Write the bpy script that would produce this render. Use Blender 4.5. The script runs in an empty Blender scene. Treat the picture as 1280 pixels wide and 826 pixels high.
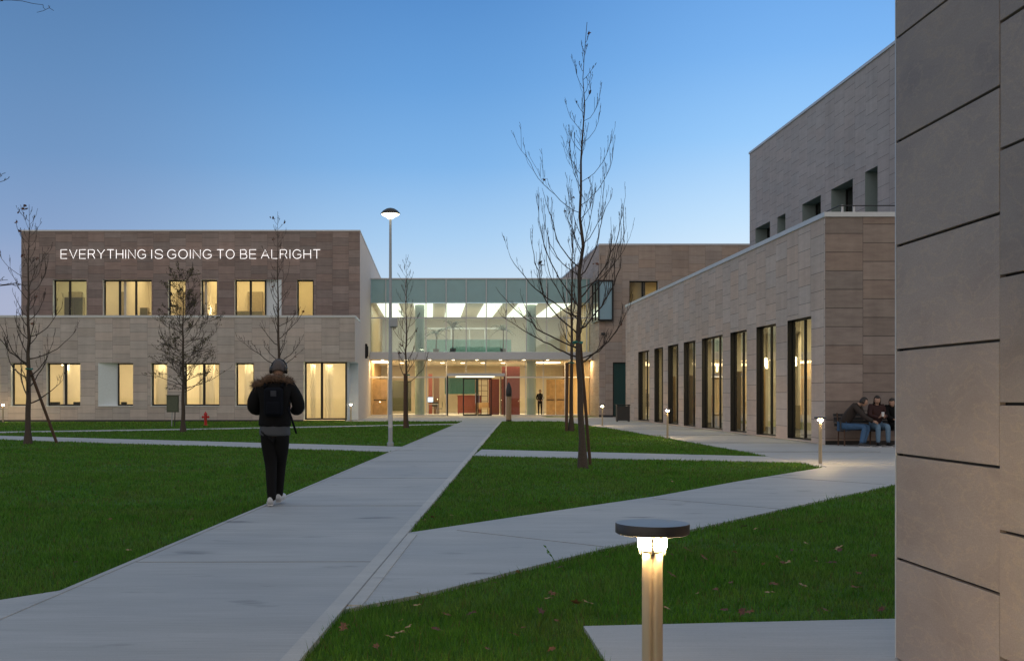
import bpy, bmesh, math, random
import numpy as np
from mathutils import Vector, Matrix
from math import pi, sin, cos, radians

random.seed(7)
SC = bpy.context.scene
COL = SC.collection

# ---------------------------------------------------------------- camera
H, F, VX, VY = 1.35, 1350.0, 540.0, 494.0     # eye height, focal length and vanishing point of the photograph
cam = bpy.data.cameras.new('camera'); co = bpy.data.objects.new('camera', cam); COL.objects.link(co)
co.location = (0, 0, H); co.rotation_euler = (pi/2, 0, 0)
cam.sensor_width = 36; cam.lens = F/1280*36
cam.shift_x = (640-VX)/1280; cam.shift_y = (VY-413)/1280
cam.clip_start = .05; cam.clip_end = 3000
SC.camera = co

def at(px, py, d):
    """photo pixel -> point at distance d in front of the camera"""
    return Vector(((px-VX)*d/F, d, H-(py-VY)*d/F))
def xa(px, d): return (px-VX)*d/F
def za(py, d): return H-(py-VY)*d/F

# ---------------------------------------------------------------- node helpers
def new_mat(name):
    m = bpy.data.materials.new(name); m.use_nodes = True
    nt = m.node_tree; nt.nodes.clear()
    out = nt.nodes.new('ShaderNodeOutputMaterial')
    return m, nt, out
def N(nt, t, **kw):
    n = nt.nodes.new(t)
    for k, v in kw.items(): setattr(n, k, v)
    return n
def inp(nt, sock, v):
    if hasattr(v, 'links') or isinstance(v, bpy.types.NodeSocket): nt.links.new(v, sock)
    else: sock.default_value = v
def M(nt, op, a, b=None, c=None):
    n = nt.nodes.new('ShaderNodeMath'); n.operation = op
    inp(nt, n.inputs[0], a)
    if b is not None: inp(nt, n.inputs[1], b)
    if c is not None: inp(nt, n.inputs[2], c)
    return n.outputs[0]
def MIX(nt, fac, a, b, blend='MIX'):
    n = nt.nodes.new('ShaderNodeMix'); n.data_type = 'RGBA'; n.blend_type = blend
    inp(nt, n.inputs[0], fac); inp(nt, n.inputs[6], a); inp(nt, n.inputs[7], b)
    return n.outputs[2]
def RAMP(nt, fac, stops):
    n = nt.nodes.new('ShaderNodeValToRGB'); inp(nt, n.inputs[0], fac)
    e = n.color_ramp.elements
    while len(e) > 1: e.remove(e[0])
    e[0].position = stops[0][0]; e[0].color = stops[0][1]
    for p, c in stops[1:]:
        q = e.new(p); q.color = c
    return n.outputs[0]
def RNG(nt, v, a, b, c=0.0, d=1.0, smooth=False):
    n = nt.nodes.new('ShaderNodeMapRange')
    if smooth: n.interpolation_type = 'SMOOTHSTEP'
    inp(nt, n.inputs[0], v)
    for i, x in enumerate((a, b, c, d)): n.inputs[i+1].default_value = x
    return n.outputs[0]
def NOISE(nt, vec, scale, detail=4, rough=.55):
    n = nt.nodes.new('ShaderNodeTexNoise'); n.inputs['Scale'].default_value = scale
    n.inputs['Detail'].default_value = detail; n.inputs['Roughness'].default_value = rough
    if vec is not None: nt.links.new(vec, n.inputs['Vector'])
    return n.outputs['Fac']
def VMUL(nt, vec, v):
    n = nt.nodes.new('ShaderNodeVectorMath'); n.operation = 'MULTIPLY'
    nt.links.new(vec, n.inputs[0]); n.inputs[1].default_value = v
    return n.outputs[0]
def lin(r, g, b): return tuple(((c/255/12.92) if c/255 < .04045 else ((c/255+.055)/1.055)**2.4) for c in (r, g, b)) + (1,)
def rgba(c): return tuple(c)+(1,) if len(c) == 3 else tuple(c)

def bsdf(nt, out, color, rough=.6, metal=0, bump=None, bump_s=.2, spec=.5, dist=.01):
    p = N(nt, 'ShaderNodeBsdfPrincipled')
    inp(nt, p.inputs['Base Color'], color if not isinstance(color, tuple) else rgba(color))
    inp(nt, p.inputs['Roughness'], rough); p.inputs['Metallic'].default_value = metal
    p.inputs['Specular IOR Level'].default_value = spec
    if bump is not None:
        b = N(nt, 'ShaderNodeBump'); b.inputs['Strength'].default_value = bump_s; b.inputs['Distance'].default_value = dist
        nt.links.new(bump, b.inputs['Height']); nt.links.new(b.outputs[0], p.inputs['Normal'])
    nt.links.new(p.outputs[0], out.inputs[0])
    return p
def simple(name, c, rough=.6, metal=0, var=.15, scale=12, bump=0, spec=.5):
    m, nt, out = new_mat(name)
    tc = N(nt, 'ShaderNodeTexCoord').outputs['Object']
    n = NOISE(nt, tc, scale, 5)
    f = RNG(nt, n, .25, .75, 1-var, 1+var)
    cc = N(nt, 'ShaderNodeVectorMath'); cc.operation = 'SCALE'; cc.inputs[0].default_value = c[:3]
    nt.links.new(f, cc.inputs['Scale'])
    r = RNG(nt, n, .2, .8, max(0, rough-.08), min(1, rough+.08))
    bsdf(nt, out, cc.outputs[0], r, metal, n if bump else None, bump, spec)
    return m
def emit(name, c, s):
    m, nt, out = new_mat(name)
    e = N(nt, 'ShaderNodeEmission'); e.inputs[0].default_value = rgba(c); e.inputs[1].default_value = s
    nt.links.new(e.outputs[0], out.inputs[0]); return m

def stone(name, base, alt, W, Hh, uo=0, vo=0, joint=.008, tint=.16, big=False, dark=.35):
    """ventilated stone cladding: UV in metres; stack bond, every second column shifted half a course"""
    m, nt, out = new_mat(name)
    uv = N(nt, 'ShaderNodeUVMap').outputs[0]
    s = N(nt, 'ShaderNodeSeparateXYZ'); nt.links.new(uv, s.inputs[0])
    u = M(nt, 'DIVIDE', M(nt, 'ADD', s.outputs[0], uo), W)
    col = M(nt, 'FLOOR', u)
    v = M(nt, 'DIVIDE', M(nt, 'ADD', s.outputs[1], vo), Hh)
    v = M(nt, 'ADD', v, M(nt, 'MULTIPLY', M(nt, 'FLOORED_MODULO', col, 2.0), .5))
    row = M(nt, 'FLOOR', v)
    cv = N(nt, 'ShaderNodeCombineXYZ'); nt.links.new(col, cv.inputs[0]); nt.links.new(row, cv.inputs[1])
    wn = N(nt, 'ShaderNodeTexWhiteNoise', noise_dimensions='2D'); nt.links.new(cv.outputs[0], wn.inputs['Vector'])
    fu, fv = M(nt, 'FRACT', u), M(nt, 'FRACT', v)
    du = M(nt, 'MULTIPLY', M(nt, 'MINIMUM', fu, M(nt, 'SUBTRACT', 1.0, fu)), W)
    dv = M(nt, 'MULTIPLY', M(nt, 'MINIMUM', fv, M(nt, 'SUBTRACT', 1.0, fv)), Hh)
    ju = M(nt, 'LESS_THAN', du, joint*.5); jv = M(nt, 'LESS_THAN', dv, joint)
    jt = M(nt, 'MAXIMUM', ju, jv)
    # sandstone: soft bedding streaks, offset per panel
    off = N(nt, 'ShaderNodeVectorMath'); off.operation = 'MULTIPLY_ADD'
    nt.links.new(cv.outputs[0], off.inputs[0]); off.inputs[1].default_value = (3.7, 5.3, 0); nt.links.new(uv, off.inputs[2])
    st = NOISE(nt, VMUL(nt, off.outputs[0], (1.2, 4.5, 1)), 1.6, 6, .6)
    fine = NOISE(nt, uv, 60, 3, .6)
    blot = NOISE(nt, uv, .35, 3, .5)
    c = MIX(nt, RNG(nt, st, .3, .7), rgba(base), rgba(alt))
    fac = M(nt, 'MULTIPLY', RNG(nt, wn.outputs['Value'], 0, 1, 1-tint, 1+tint), RNG(nt, fine, .3, .7, .94, 1.06))
    fac = M(nt, 'MULTIPLY', fac, RNG(nt, blot, .3, .7, .94, 1.06))
    run = NOISE(nt, VMUL(nt, uv, (2.6, .16, 1)), 1.0, 5, .6)
    fac = M(nt, 'MULTIPLY', fac, RNG(nt, run, .3, .72, 1.05, .88))
    hs = N(nt, 'ShaderNodeHueSaturation'); nt.links.new(c, hs.inputs['Color'])
    nt.links.new(fac, hs.inputs['Value']); nt.links.new(RNG(nt, wn.outputs['Color'], 0, 1, .75, 1.3), hs.inputs['Saturation'])
    c = MIX(nt, M(nt, 'MULTIPLY', jt, 1-dark), hs.outputs[0], (.02, .018, .017, 1))
    hgt = M(nt, 'SUBTRACT', M(nt, 'MULTIPLY', fine, .15), jt)
    bsdf(nt, out, c, RNG(nt, st, .3, .7, .55, .75), 0, hgt, .35, .35, .008)
    return m

def glass(name, tint=(1, 1, 1), base=.05, power=5, gloss=(1, 1, 1), rough=.01):
    m, nt, out = new_mat(name)
    lw = N(nt, 'ShaderNodeLayerWeight'); lw.inputs[0].default_value = .5
    f = M(nt, 'ADD', base, M(nt, 'MULTIPLY', 1-base, M(nt, 'POWER', lw.outputs['Facing'], float(power))))
    t = N(nt, 'ShaderNodeBsdfTransparent'); t.inputs[0].default_value = rgba(tint)
    g = N(nt, 'ShaderNodeBsdfGlossy'); g.inputs[0].default_value = rgba(gloss); g.inputs['Roughness'].default_value = rough
    # faint waviness of real panes
    tc = N(nt, 'ShaderNodeTexCoord').outputs['Object']
    b = N(nt, 'ShaderNodeBump'); b.inputs['Strength'].default_value = .03; b.inputs['Distance'].default_value = .02
    nt.links.new(NOISE(nt, tc, .8, 1), b.inputs['Height']); nt.links.new(b.outputs[0], g.inputs['Normal'])
    x = N(nt, 'ShaderNodeMixShader'); nt.links.new(f, x.inputs[0]); nt.links.new(t.outputs[0], x.inputs[1]); nt.links.new(g.outputs[0], x.inputs[2])
    nt.links.new(x.outputs[0], out.inputs[0]); return m

def cloth(name, c, trans=.4):
    m, nt, out = new_mat(name)
    d = N(nt, 'ShaderNodeBsdfDiffuse'); d.inputs[0].default_value = rgba(c)
    t = N(nt, 'ShaderNodeBsdfTranslucent'); t.inputs[0].default_value = rgba(c)
    x = N(nt, 'ShaderNodeMixShader'); x.inputs[0].default_value = trans
    nt.links.new(d.outputs[0], x.inputs[1]); nt.links.new(t.outputs[0], x.inputs[2]); nt.links.new(x.outputs[0], out.inputs[0]); return m

def concrete(name, c, broom=1.0):
    m, nt, out = new_mat(name)
    tc = N(nt, 'ShaderNodeTexCoord').outputs['Object']
    big = NOISE(nt, tc, .45, 5, .6); mid = NOISE(nt, VMUL(nt, tc, (.35, 2.2, 1)), 1.4, 5, .6)
    streak = NOISE(nt, VMUL(nt, tc, (.6, 26, 1)), 3.0, 4, .6)
    fine = NOISE(nt, tc, 90, 3, .7)
    f = M(nt, 'MULTIPLY', RNG(nt, big, .25, .75, .84, 1.14), RNG(nt, mid, .25, .75, .90, 1.10))
    f = M(nt, 'MULTIPLY', f, RNG(nt, streak, .25, .75, 1-.17*broom, 1+.15*broom))
    f = M(nt, 'MULTIPLY', f, RNG(nt, fine, .3, .7, .94, 1.06))
    spots = NOISE(nt, VMUL(nt, tc, (1, 2.4, 1)), 1.1, 4, .5)
    f = M(nt, 'MULTIPLY', f, RNG(nt, spots, .64, .74, 1, .55))
    cc = N(nt, 'ShaderNodeVectorMath'); cc.operation = 'SCALE'; cc.inputs[0].default_value = c
    nt.links.new(f, cc.inputs['Scale'])
    grit = NOISE(nt, tc, 26, 5, .75)
    f = M(nt, 'MULTIPLY', f, RNG(nt, grit, .62, .74, 1, .72))
    nt.links.new(f, cc.inputs['Scale'])
    h = M(nt, 'ADD', M(nt, 'MULTIPLY', streak, .6), M(nt, 'MULTIPLY', fine, .4))
    bsdf(nt, out, cc.outputs[0], RNG(nt, big, .3, .7, .55, .8), 0, h, .35, .4, .006)
    return m

# ---------------------------------------------------------------- materials
MT = {}
W_, H_ = 1.03, .52
MT['stone_low'] = stone('stone_low', (.57, .50, .465), (.50, .44, .41), .92, .45, .3, .05, tint=.10)
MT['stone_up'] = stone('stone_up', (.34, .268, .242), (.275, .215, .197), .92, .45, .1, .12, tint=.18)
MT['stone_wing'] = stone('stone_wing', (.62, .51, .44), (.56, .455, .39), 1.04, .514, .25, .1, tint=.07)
MT['stone_wing_shaded'] = stone('stone_wing_shaded', (.33, .265, .225), (.25, .195, .172), 1.04, .514, .59, .1, joint=.012)  # wing stone again, painted darker for the shade on the end wall
MT['stone_corner'] = stone('stone_corner', (.45, .365, .305), (.39, .31, .265), 1.04, .514, .6, .2, tint=.09)
MT['stone_tower'] = stone('stone_tower', (.48, .43, .405), (.43, .385, .365), 1.0, .5, .4, .2, tint=.05)
MT['white'] = simple('white_render', (.78, .78, .76), .6)
MT['reveal'] = simple('reveal_metal', (.74, .80, .83), .45, 0, .05)
MT['render'] = simple('pale_render_lit', (.70, .61, .53), .8, 0, .06, 3)  # pale side wall, with the lobby glow put into its warm colour
MT['alu'] = simple('aluminium', (.55, .57, .58), .4, .6, .06)
MT['alu_pale'] = simple('aluminium_pale', (.62, .64, .66), .45, .2, .06)
MT['black'] = simple('black_frame', (.018, .018, .018), .4, .3)
MT['dark'] = simple('dark_grey', (.035, .035, .037), .6)
MT['roof'] = simple('roofing', (.12, .12, .12), .9)
MT['room'] = simple('room_plaster', (.76, .71, .60), .85, 0, .05, 2)
MT['room_floor'] = simple('room_floor', (.42, .34, .24), .4, 0, .15, 3)
MT['glass'] = glass('clear_glass')
MT['glass_wing'] = glass('reflecting_glass', (.86, .90, .86), .17, 4)
MT['glass_green'] = glass('green_glass', (.80, .90, .84), .06)
MT['glass_hall'] = glass('hall_glass', (.76, .93, .93), .20, 5, (.75, .95, 1))
MT['glass_mirror'] = glass('mirror_glass', (.5, .6, .65), .55)
MT['glass_dark'] = glass('dark_glass', (.10, .16, .16), .10)
MT['teal'] = simple('teal_fritted_glass', (.30, .50, .52), .2, 0, .07, 1.2)
MT['teal_dark'] = simple('teal_dark_glass', (.030, .085, .080), .15, 0, .05, 1)
MT['sky_tint_pane'] = simple('pane_sky_tint', (.30, .46, .54), .12, 0, .08, 1)  # reflected sky put into the pane's pale blue colour
MT['teal_clear'] = glass('teal_glass', (.52, .74, .72), .10)
MT['column'] = simple('column_paint', (.32, .42, .36), .6, 0, .05)
MT['palm'] = simple('palm_leaf', (.035, .075, .035), .5, 0, .3, 8)
MT['wood'] = simple('warm_wood', (.56, .37, .17), .45, 0, .25, 4)
MT['red'] = simple('dark_red_panel', (.16, .03, .022), .45)
MT['red_bright'] = simple('red_panel', (.17, .043, .026), .4)
MT['curtain'] = cloth('cream_curtain', (.80, .74, .58))
MT['conc'] = concrete('path_concrete', (.40, .395, .385))
MT['conc_b'] = concrete('path_concrete_pale', (.42, .415, .405), .8)
MT['kerb'] = concrete('kerb_concrete', (.48, .46, .43), .4)
MT['joint'] = simple('joint_dark', (.07, .07, .07), .9)
MT['joint_soft'] = simple('joint_grey', (.27, .262, .25), .9)
MT['bark'] = simple('bark', (.075, .055, .042), .9, 0, .35, 40, .5)
MT['twig'] = simple('twig_bark', (.05, .036, .03), .85, 0, .25, 30)
MT['deadleaf'] = simple('dry_leaf', (.12, .045, .025), .8, 0, .4, 15)
MT['oliveleaf'] = simple('olive_leaf', (.10, .085, .03), .7, 0, .4, 9)
MT['stake'] = simple('stake_wood', (.10, .055, .035), .85, 0, .3, 20)
MT['tie'] = simple('green_tie', (.02, .20, .16), .6)
MT['bronze'] = simple('bollard_bronze', (.52, .41, .28), .42, .1, .06)
MT['bronze_dark'] = simple('bollard_cap', (.050, .044, .040), .42, .3, .1)
MT['bronze_top'] = simple('bollard_top', (.33, .34, .35), .5, .2, .05)
MT['galv'] = simple('galvanised', (.36, .39, .41), .42, .55, .08)
MT['hyd'] = simple('hydrant_red', (.50, .012, .010), .4, 0, .1)
MT['panel_green'] = simple('olive_panel', (.085, .095, .06), .6)
MT['lamp_warm'] = emit('bollard_lens', (1, .70, .34), 1600)
MT['lamp_street'] = emit('street_lens', (1, .86, .58), 9)
MT['neon'] = emit('neon_tube', (1, .95, .93), 1.6)
MT['ceil_light'] = emit('ceiling_panel', (1, .90, .66), 2.1)
MT['ceil_warm'] = emit('ceiling_lamp', (1, .78, .42), 8)
MT['screen'] = emit('monitor_screen', (.7, .9, 1), 1.6)

def grass_mat(name, blades):
    m, nt, out = new_mat(name)
    geo = N(nt, 'ShaderNodeNewGeometry')
    tc = N(nt, 'ShaderNodeTexCoord').outputs['Object']
    big = NOISE(nt, tc, .35, 4); mid = NOISE(nt, tc, 2.5, 4)
    c = MIX(nt, RNG(nt, mid, .3, .7), (.050, .162, .011, 1), (.118, .265, .024, 1))
    pat = NOISE(nt, tc, .9, 5, .65)
    c = MIX(nt, RNG(nt, pat, .46, .68, 0, .6), c, (.16, .19, .045, 1))
    c = MIX(nt, RNG(nt, big, .35, .7, 0, .55), c, (.13, .24, .036, 1))
    if blades:
        r = geo.outputs['Random Per Island']
        hs = N(nt, 'ShaderNodeHueSaturation'); nt.links.new(c, hs.inputs['Color'])
        nt.links.new(RNG(nt, r, 0, 1, .6, 1.5), hs.inputs['Value'])
        c = MIX(nt, M(nt, 'GREATER_THAN', r, .955), hs.outputs[0], (.16, .13, .05, 1))
        d = N(nt, 'ShaderNodeBsdfPrincipled'); nt.links.new(c, d.inputs['Base Color']); d.inputs['Roughness'].default_value = .55
        d.inputs['Specular IOR Level'].default_value = .25
        t = N(nt, 'ShaderNodeBsdfTranslucent'); nt.links.new(c, t.inputs[0])
        x = N(nt, 'ShaderNodeMixShader'); x.inputs[0].default_value = .45
        nt.links.new(d.outputs[0], x.inputs[1]); nt.links.new(t.outputs[0], x.inputs[2]); nt.links.new(x.outputs[0], out.inputs[0])
    else:
        f = NOISE(nt, tc, 45, 3, .7)
        c = MIX(nt, RNG(nt, f, .3, .7), c, (.035, .080, .012, 1))
        bsdf(nt, out, c, .9, 0, f, .8, .2, .03)
    return m
MT['grass'] = grass_mat('grass_blades', True)
MT['turf'] = grass_mat('turf', False)

# ---------------------------------------------------------------- mesh builder
class MB:
    def __init__(s): s.v = []; s.f = []; s.uv = []; s.mi = []; s.m = 0
    def face(s, pts, uv=None):
        i = len(s.v); s.v += [tuple(p) for p in pts]
        s.f.append(tuple(range(i, i+len(pts)))); s.mi.append(s.m)
        s.uv.append(uv if uv else [(p[0], p[1]) for p in pts])
        return s
    def hexa(s, P):
        """8 corners: bottom ring 0-3, top ring 4-7"""
        P = [Vector(p) for p in P]
        for q in ((3, 2, 1, 0), (4, 5, 6, 7), (0, 1, 5, 4), (1, 2, 6, 5), (2, 3, 7, 6), (3, 0, 4, 7)):
            p = [P[i] for i in q]
            n = (p[1]-p[0]).cross(p[2]-p[1])
            a = max(range(3), key=lambda k: abs(n[k]))
            uv = [((x.y, x.z) if a == 0 else (x.x, x.z) if a == 1 else (x.x, x.y)) for x in p]
            s.face(p, uv)
        return s
    def box(s, x0, x1, y0, y1, z0, z1):
        return s.hexa([(x0, y0, z0), (x1, y0, z0), (x1, y1, z0), (x0, y1, z0), (x0, y0, z1), (x1, y0, z1), (x1, y1, z1), (x0, y1, z1)])
    def raw(s, verts, faces):
        i = len(s.v); s.v += [tuple(p) for p in verts]
        for f in faces:
            s.f.append(tuple(k+i for k in f)); s.mi.append(s.m); s.uv.append([(verts[k][0]+verts[k][1], verts[k][2]) for k in f])
        return s
    def tube(s, pts, rad, n=6, cap=True):
        pts = [Vector(p) for p in pts]
        if not hasattr(rad, '__len__'): rad = [rad]*len(pts)
        vs = []; fs = []
        t0 = (pts[1]-pts[0]).normalized()
        a = t0.cross(Vector((0, 0, 1)) if abs(t0.z) < .9 else Vector((1, 0, 0))).normalized()
        for i, p in enumerate(pts):
            t = (pts[min(i+1, len(pts)-1)]-pts[max(i-1, 0)]).normalized()
            a = (a-t*a.dot(t)).normalized(); b = t.cross(a)
            for k in range(n):
                g = 2*pi*k/n
                vs.append(p+(a*cos(g)+b*sin(g))*rad[i])
        for i in range(len(pts)-1):
            for k in range(n):
                fs.append((i*n+k, i*n+(k+1) % n, (i+1)*n+(k+1) % n, (i+1)*n+k))
        if cap:
            fs.append(tuple(range(n))[::-1]); fs.append(tuple((len(pts)-1)*n+k for k in range(n)))
        return s.raw(vs, fs)
    def lathe(s, prof, n=24, c=(0, 0, 0), ax=None):
        """profile of (r, z) about the vertical through c; ax: a Matrix to turn it"""
        vs = []; fs = []
        for r, z in prof:
            for k in range(n):
                g = 2*pi*k/n; p = Vector((r*cos(g), r*sin(g), z))
                if ax is not None: p = ax @ p
                vs.append(p+Vector(c))
        for i in range(len(prof)-1):
            for k in range(n):
                fs.append((i*n+k, i*n+(k+1) % n, (i+1)*n+(k+1) % n, (i+1)*n+k))
        fs.append(tuple(range(n))[::-1]); fs.append(tuple((len(prof)-1)*n+k for k in range(n)))
        return s.raw(vs, fs)
    def build(s, name, mats, parent=None, smooth=False, off=None, bevel=0):
        me = bpy.data.meshes.new(name)
        me.from_pydata([tuple(v) for v in s.v], [], s.f)
        ul = me.uv_layers.new(name='UVMap')
        ul.data.foreach_set('uv', np.array([c for f in s.uv for c in f], dtype=np.float32).ravel())
        if not isinstance(mats, (list, tuple)): mats = [mats]
        for m in mats: me.materials.append(m)
        me.polygons.foreach_set('material_index', s.mi)
        if smooth: me.polygons.foreach_set('use_smooth', [True]*len(s.f))
        me.update()
        o = bpy.data.objects.new(name, me); COL.objects.link(o)
        if bevel or smooth == 'auto':
            bm = bmesh.new(); bm.from_mesh(me); bmesh.ops.remove_doubles(bm, verts=bm.verts, dist=1e-5); bm.to_mesh(me); bm.free()
        if bevel:
            md = o.modifiers.new('bevel', 'BEVEL'); md.width = bevel; md.segments = 2; md.limit_method = 'ANGLE'
        if smooth == 'auto':
            me.set_sharp_from_angle(angle=radians(35))
        if parent: o.parent = parent
        if off is not None: o.location = off
        return o

def tag(o, label, cat, group=None):
    o['label'] = label; o['category'] = cat
    if group: o['group'] = group
    return o
def thing(name, label, cat, loc=(0, 0, 0), rz=0, group=None):
    o = bpy.data.objects.new(name, None); COL.objects.link(o); o.location = loc; o.rotation_euler = (0, 0, rz)
    o.empty_display_size = .2
    return tag(o, label, cat, group)
def struct(o): o['kind'] = 'structure'; return o
def copy_tree(o, parent=None):
    c = o.copy(); COL.objects.link(c); c.parent = parent
    for ch in list(o.children): copy_tree(ch, c)
    return c
def area(name, loc, sx, sy, power, c=(1, .72, .36), rot=(0, 0, 0), parent=None):
    l = bpy.data.lights.new(name, 'AREA'); l.shape = 'RECTANGLE'; l.size = sx; l.size_y = sy; l.energy = power; l.color = c
    o = bpy.data.objects.new(name, l); COL.objects.link(o); o.location = loc; o.rotation_euler = rot
    if parent: o.parent = parent
    return o

# a wall frame: origin O, U along the wall, V up, N outward
class Frame:
    def __init__(s, O, U, Nn): s.O = Vector(O); s.U = Vector(U); s.N = Vector(Nn); s.V = Vector((0, 0, 1))
    def p(s, u, v, n=0): return s.O+s.U*u+s.V*v+s.N*n
    def box(s, mb, u0, u1, v0, v1, n0, n1):
        if (s.U.cross(s.N)).z > 0: ring = ((u0, n0), (u1, n0), (u1, n1), (u0, n1))
        else: ring = ((u0, n1), (u1, n1), (u1, n0), (u0, n0))
        mb.hexa([s.p(u, v0, n) for u, n in ring]+[s.p(u, v1, n) for u, n in ring])
    def quad(s, mb, P, uv=None):
        mb.face([s.p(*q) for q in P], uv or [(q[0], q[1]) for q in P])
    def wall(s, mb, u0, u1, v0, v1, holes=()):
        us = sorted({u0, u1, *[min(max(h[i], u0), u1) for h in holes for i in (0, 1)]}); vs = sorted({v0, v1, *[min(max(h[i], v0), v1) for h in holes for i in (2, 3)]})
        for i in range(len(us)-1):
            for j in range(len(vs)-1):
                cu, cv = (us[i]+us[i+1])/2, (vs[j]+vs[j+1])/2
                if any(h[0] < cu < h[1] and h[2] < cv < h[3] for h in holes): continue
                s.quad(mb, [(us[i], vs[j], 0), (us[i+1], vs[j], 0), (us[i+1], vs[j+1], 0), (us[i], vs[j+1], 0)])
def window(fr, parent, hole, rec=.3, splay=(.0, .0), mull=(), fw=.05, mat_f='black', mat_g='glass', mat_r='reveal', sill=True, transom=(), name='window', depth=.06, tops=.0):
    """hole in wall coordinates; splay: how far the left/right jambs slope in; mull: positions along u"""
    u0, u1, v0, v1 = hole; g0, g1 = u0+splay[0], u1-splay[1]; gt = v1-tops
    f = MB()
    fr.box(f, g0, g1, v0, v0+fw, -rec, -rec+depth); fr.box(f, g0, g1, gt-fw, gt, -rec, -rec+depth)
    fr.box(f, g0, g0+fw, v0+fw, gt-fw, -rec, -rec+depth); fr.box(f, g1-fw, g1, v0+fw, gt-fw, -rec, -rec+depth)
    for m in mull: fr.box(f, m-fw*.8, m+fw*.8, v0+fw, gt-fw, -rec, -rec+depth*1.02)
    for t in transom: fr.box(f, g0+fw, g1-fw, t-fw*.6, t+fw*.6, -rec, -rec+depth*.98)
    w = f.build(name, MT[mat_f], parent)
    p = MB(); fr.quad(p, [(g0+.01, v0+.01, -rec+depth*.5), (g1-.01, v0+.01, -rec+depth*.5), (g1-.01, gt-.01, -rec+depth*.5), (g0+.01, gt-.01, -rec+depth*.5)])
    p.build('pane', MT[mat_g], w)
    r = MB()
    fr.quad(r, [(u0, v0, 0), (g0, v0, -rec), (g0, gt, -rec), (u0, v1, 0)])
    fr.quad(r, [(u1, v0, 0), (u1, v1, 0), (g1, gt, -rec), (g1, v0, -rec)])
    fr.quad(r, [(u0, v1, 0), (g0, gt, -rec), (g1, gt, -rec), (u1, v1, 0)])
    fr.quad(r, [(u0, v0, 0), (u1, v0, 0), (g1, v0, -rec), (g0, v0, -rec)])
    r.build('reveal', MT[mat_r], w)
    if sill:
        q = MB(); fr.box(q, u0-.02, u1+.02, v0-.05, v0-.003, -.05, .035); q.build('sill', MT['alu_pale'], w)
    return w
def room(parent, x0, x1, y0, y1, z0, z1, mat='room', name='room', openface='y0'):
    mb = MB()
    mb.m = 1; mb.face([(x0, y0, z0), (x1, y0, z0), (x1, y1, z0), (x0, y1, z0)]); mb.m = 0
    mb.face([(x0, y0, z1), (x0, y1, z1), (x1, y1, z1), (x1, y0, z1)])
    F4 = {'y0': [(x0, y0), (x1, y0)], 'y1': [(x1, y1), (x0, y1)], 'x0': [(x0, y1), (x0, y0)], 'x1': [(x1, y0), (x1, y1)]}
    for k, (a, b) in F4.items():
        if k in openface: continue
        mb.face([(a[0], a[1], z0), (a[0], a[1], z1), (b[0], b[1], z1), (b[0], b[1], z0)])
    return mb.build(name, [MT[mat], MT['room_floor']], parent)

# ================================================================ SKY, SUN
w = bpy.data.worlds.new('World'); SC.world = w; w.use_nodes = True
nt = w.node_tree; nt.nodes.clear()
wo = N(nt, 'ShaderNodeOutputWorld')
sk = N(nt, 'ShaderNodeTexSky'); sk.sky_type = 'NISHITA'; sk.sun_disc = False
SUN_EL, SUN_AZ = radians(3), radians(62)
sk.sun_elevation = SUN_EL; sk.sun_rotation = SUN_AZ; sk.ozone_density = 4
bg1 = N(nt, 'ShaderNodeBackground'); nt.links.new(sk.outputs[0], bg1.inputs[0]); bg1.inputs[1].default_value = .05
d = N(nt, 'ShaderNodeTexCoord').outputs['Generated']
sx = N(nt, 'ShaderNodeSeparateXYZ'); nt.links.new(d, sx.inputs[0])
el = M(nt, 'ARCSINE', sx.outputs[2]); az = M(nt, 'ARCTAN2', sx.outputs[0], sx.outputs[1])
e = RNG(nt, el, 0, pi/2, 0, 1)
def deg(x): return x/90
ctr = RAMP(nt, e, [(0, lin(205, 222, 238)), (deg(6.2), lin(190, 214, 238)), (deg(8.2), lin(168, 203, 237)), (deg(12), lin(126, 176, 227)), (deg(16), lin(102, 156, 214)), (deg(20.5), lin(84, 137, 198)), (deg(40), lin(122, 150, 184)), (deg(60), lin(166, 182, 194)), (1, lin(178, 189, 195))])
lft = RAMP(nt, e, [(0, lin(180, 180, 205)), (deg(5), lin(166, 173, 202)), (deg(8), lin(136, 158, 196)), (deg(12), lin(112, 145, 188)), (deg(16), lin(98, 135, 180)), (deg(20), lin(86, 124, 170)), (deg(40), lin(122, 146, 178)), (deg(60), lin(166, 182, 194)), (1, lin(178, 189, 195))])
rgt = RAMP(nt, e, [(0, lin(246, 246, 240)), (deg(6), lin(226, 238, 247)), (deg(9), lin(196, 224, 248)), (deg(13), lin(152, 200, 246)), (deg(17), lin(122, 177, 236)), (deg(21), lin(104, 160, 224)), (deg(40), lin(126, 155, 190)), (deg(60), lin(166, 182, 194)), (1, lin(178, 189, 195))])
bck = RAMP(nt, e, [(0, lin(236, 212, 192)), (deg(12), lin(220, 206, 200)), (deg(42), lin(192, 192, 192)), (1, lin(178, 189, 195))])
c = MIX(nt, RNG(nt, az, radians(-21), radians(1), 0, 1, True), lft, ctr)
c = MIX(nt, RNG(nt, az, radians(0), radians(20), 0, 1, True), c, rgt)
c = MIX(nt, RNG(nt, sx.outputs[1], .35, -.35, 0, 1, True), c, bck)
bg2 = N(nt, 'ShaderNodeBackground'); nt.links.new(c, bg2.inputs[0]); bg2.inputs[1].default_value = .97
ad = N(nt, 'ShaderNodeAddShader'); nt.links.new(bg1.outputs[0], ad.inputs[0]); nt.links.new(bg2.outputs[0], ad.inputs[1])
nt.links.new(ad.outputs[0], wo.inputs[0])
sl = bpy.data.lights.new('sun', 'SUN'); sl.energy = .12; sl.angle = radians(12); sl.color = (1, .82, .66)
so = bpy.data.objects.new('sun', sl); COL.objects.link(so)
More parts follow.
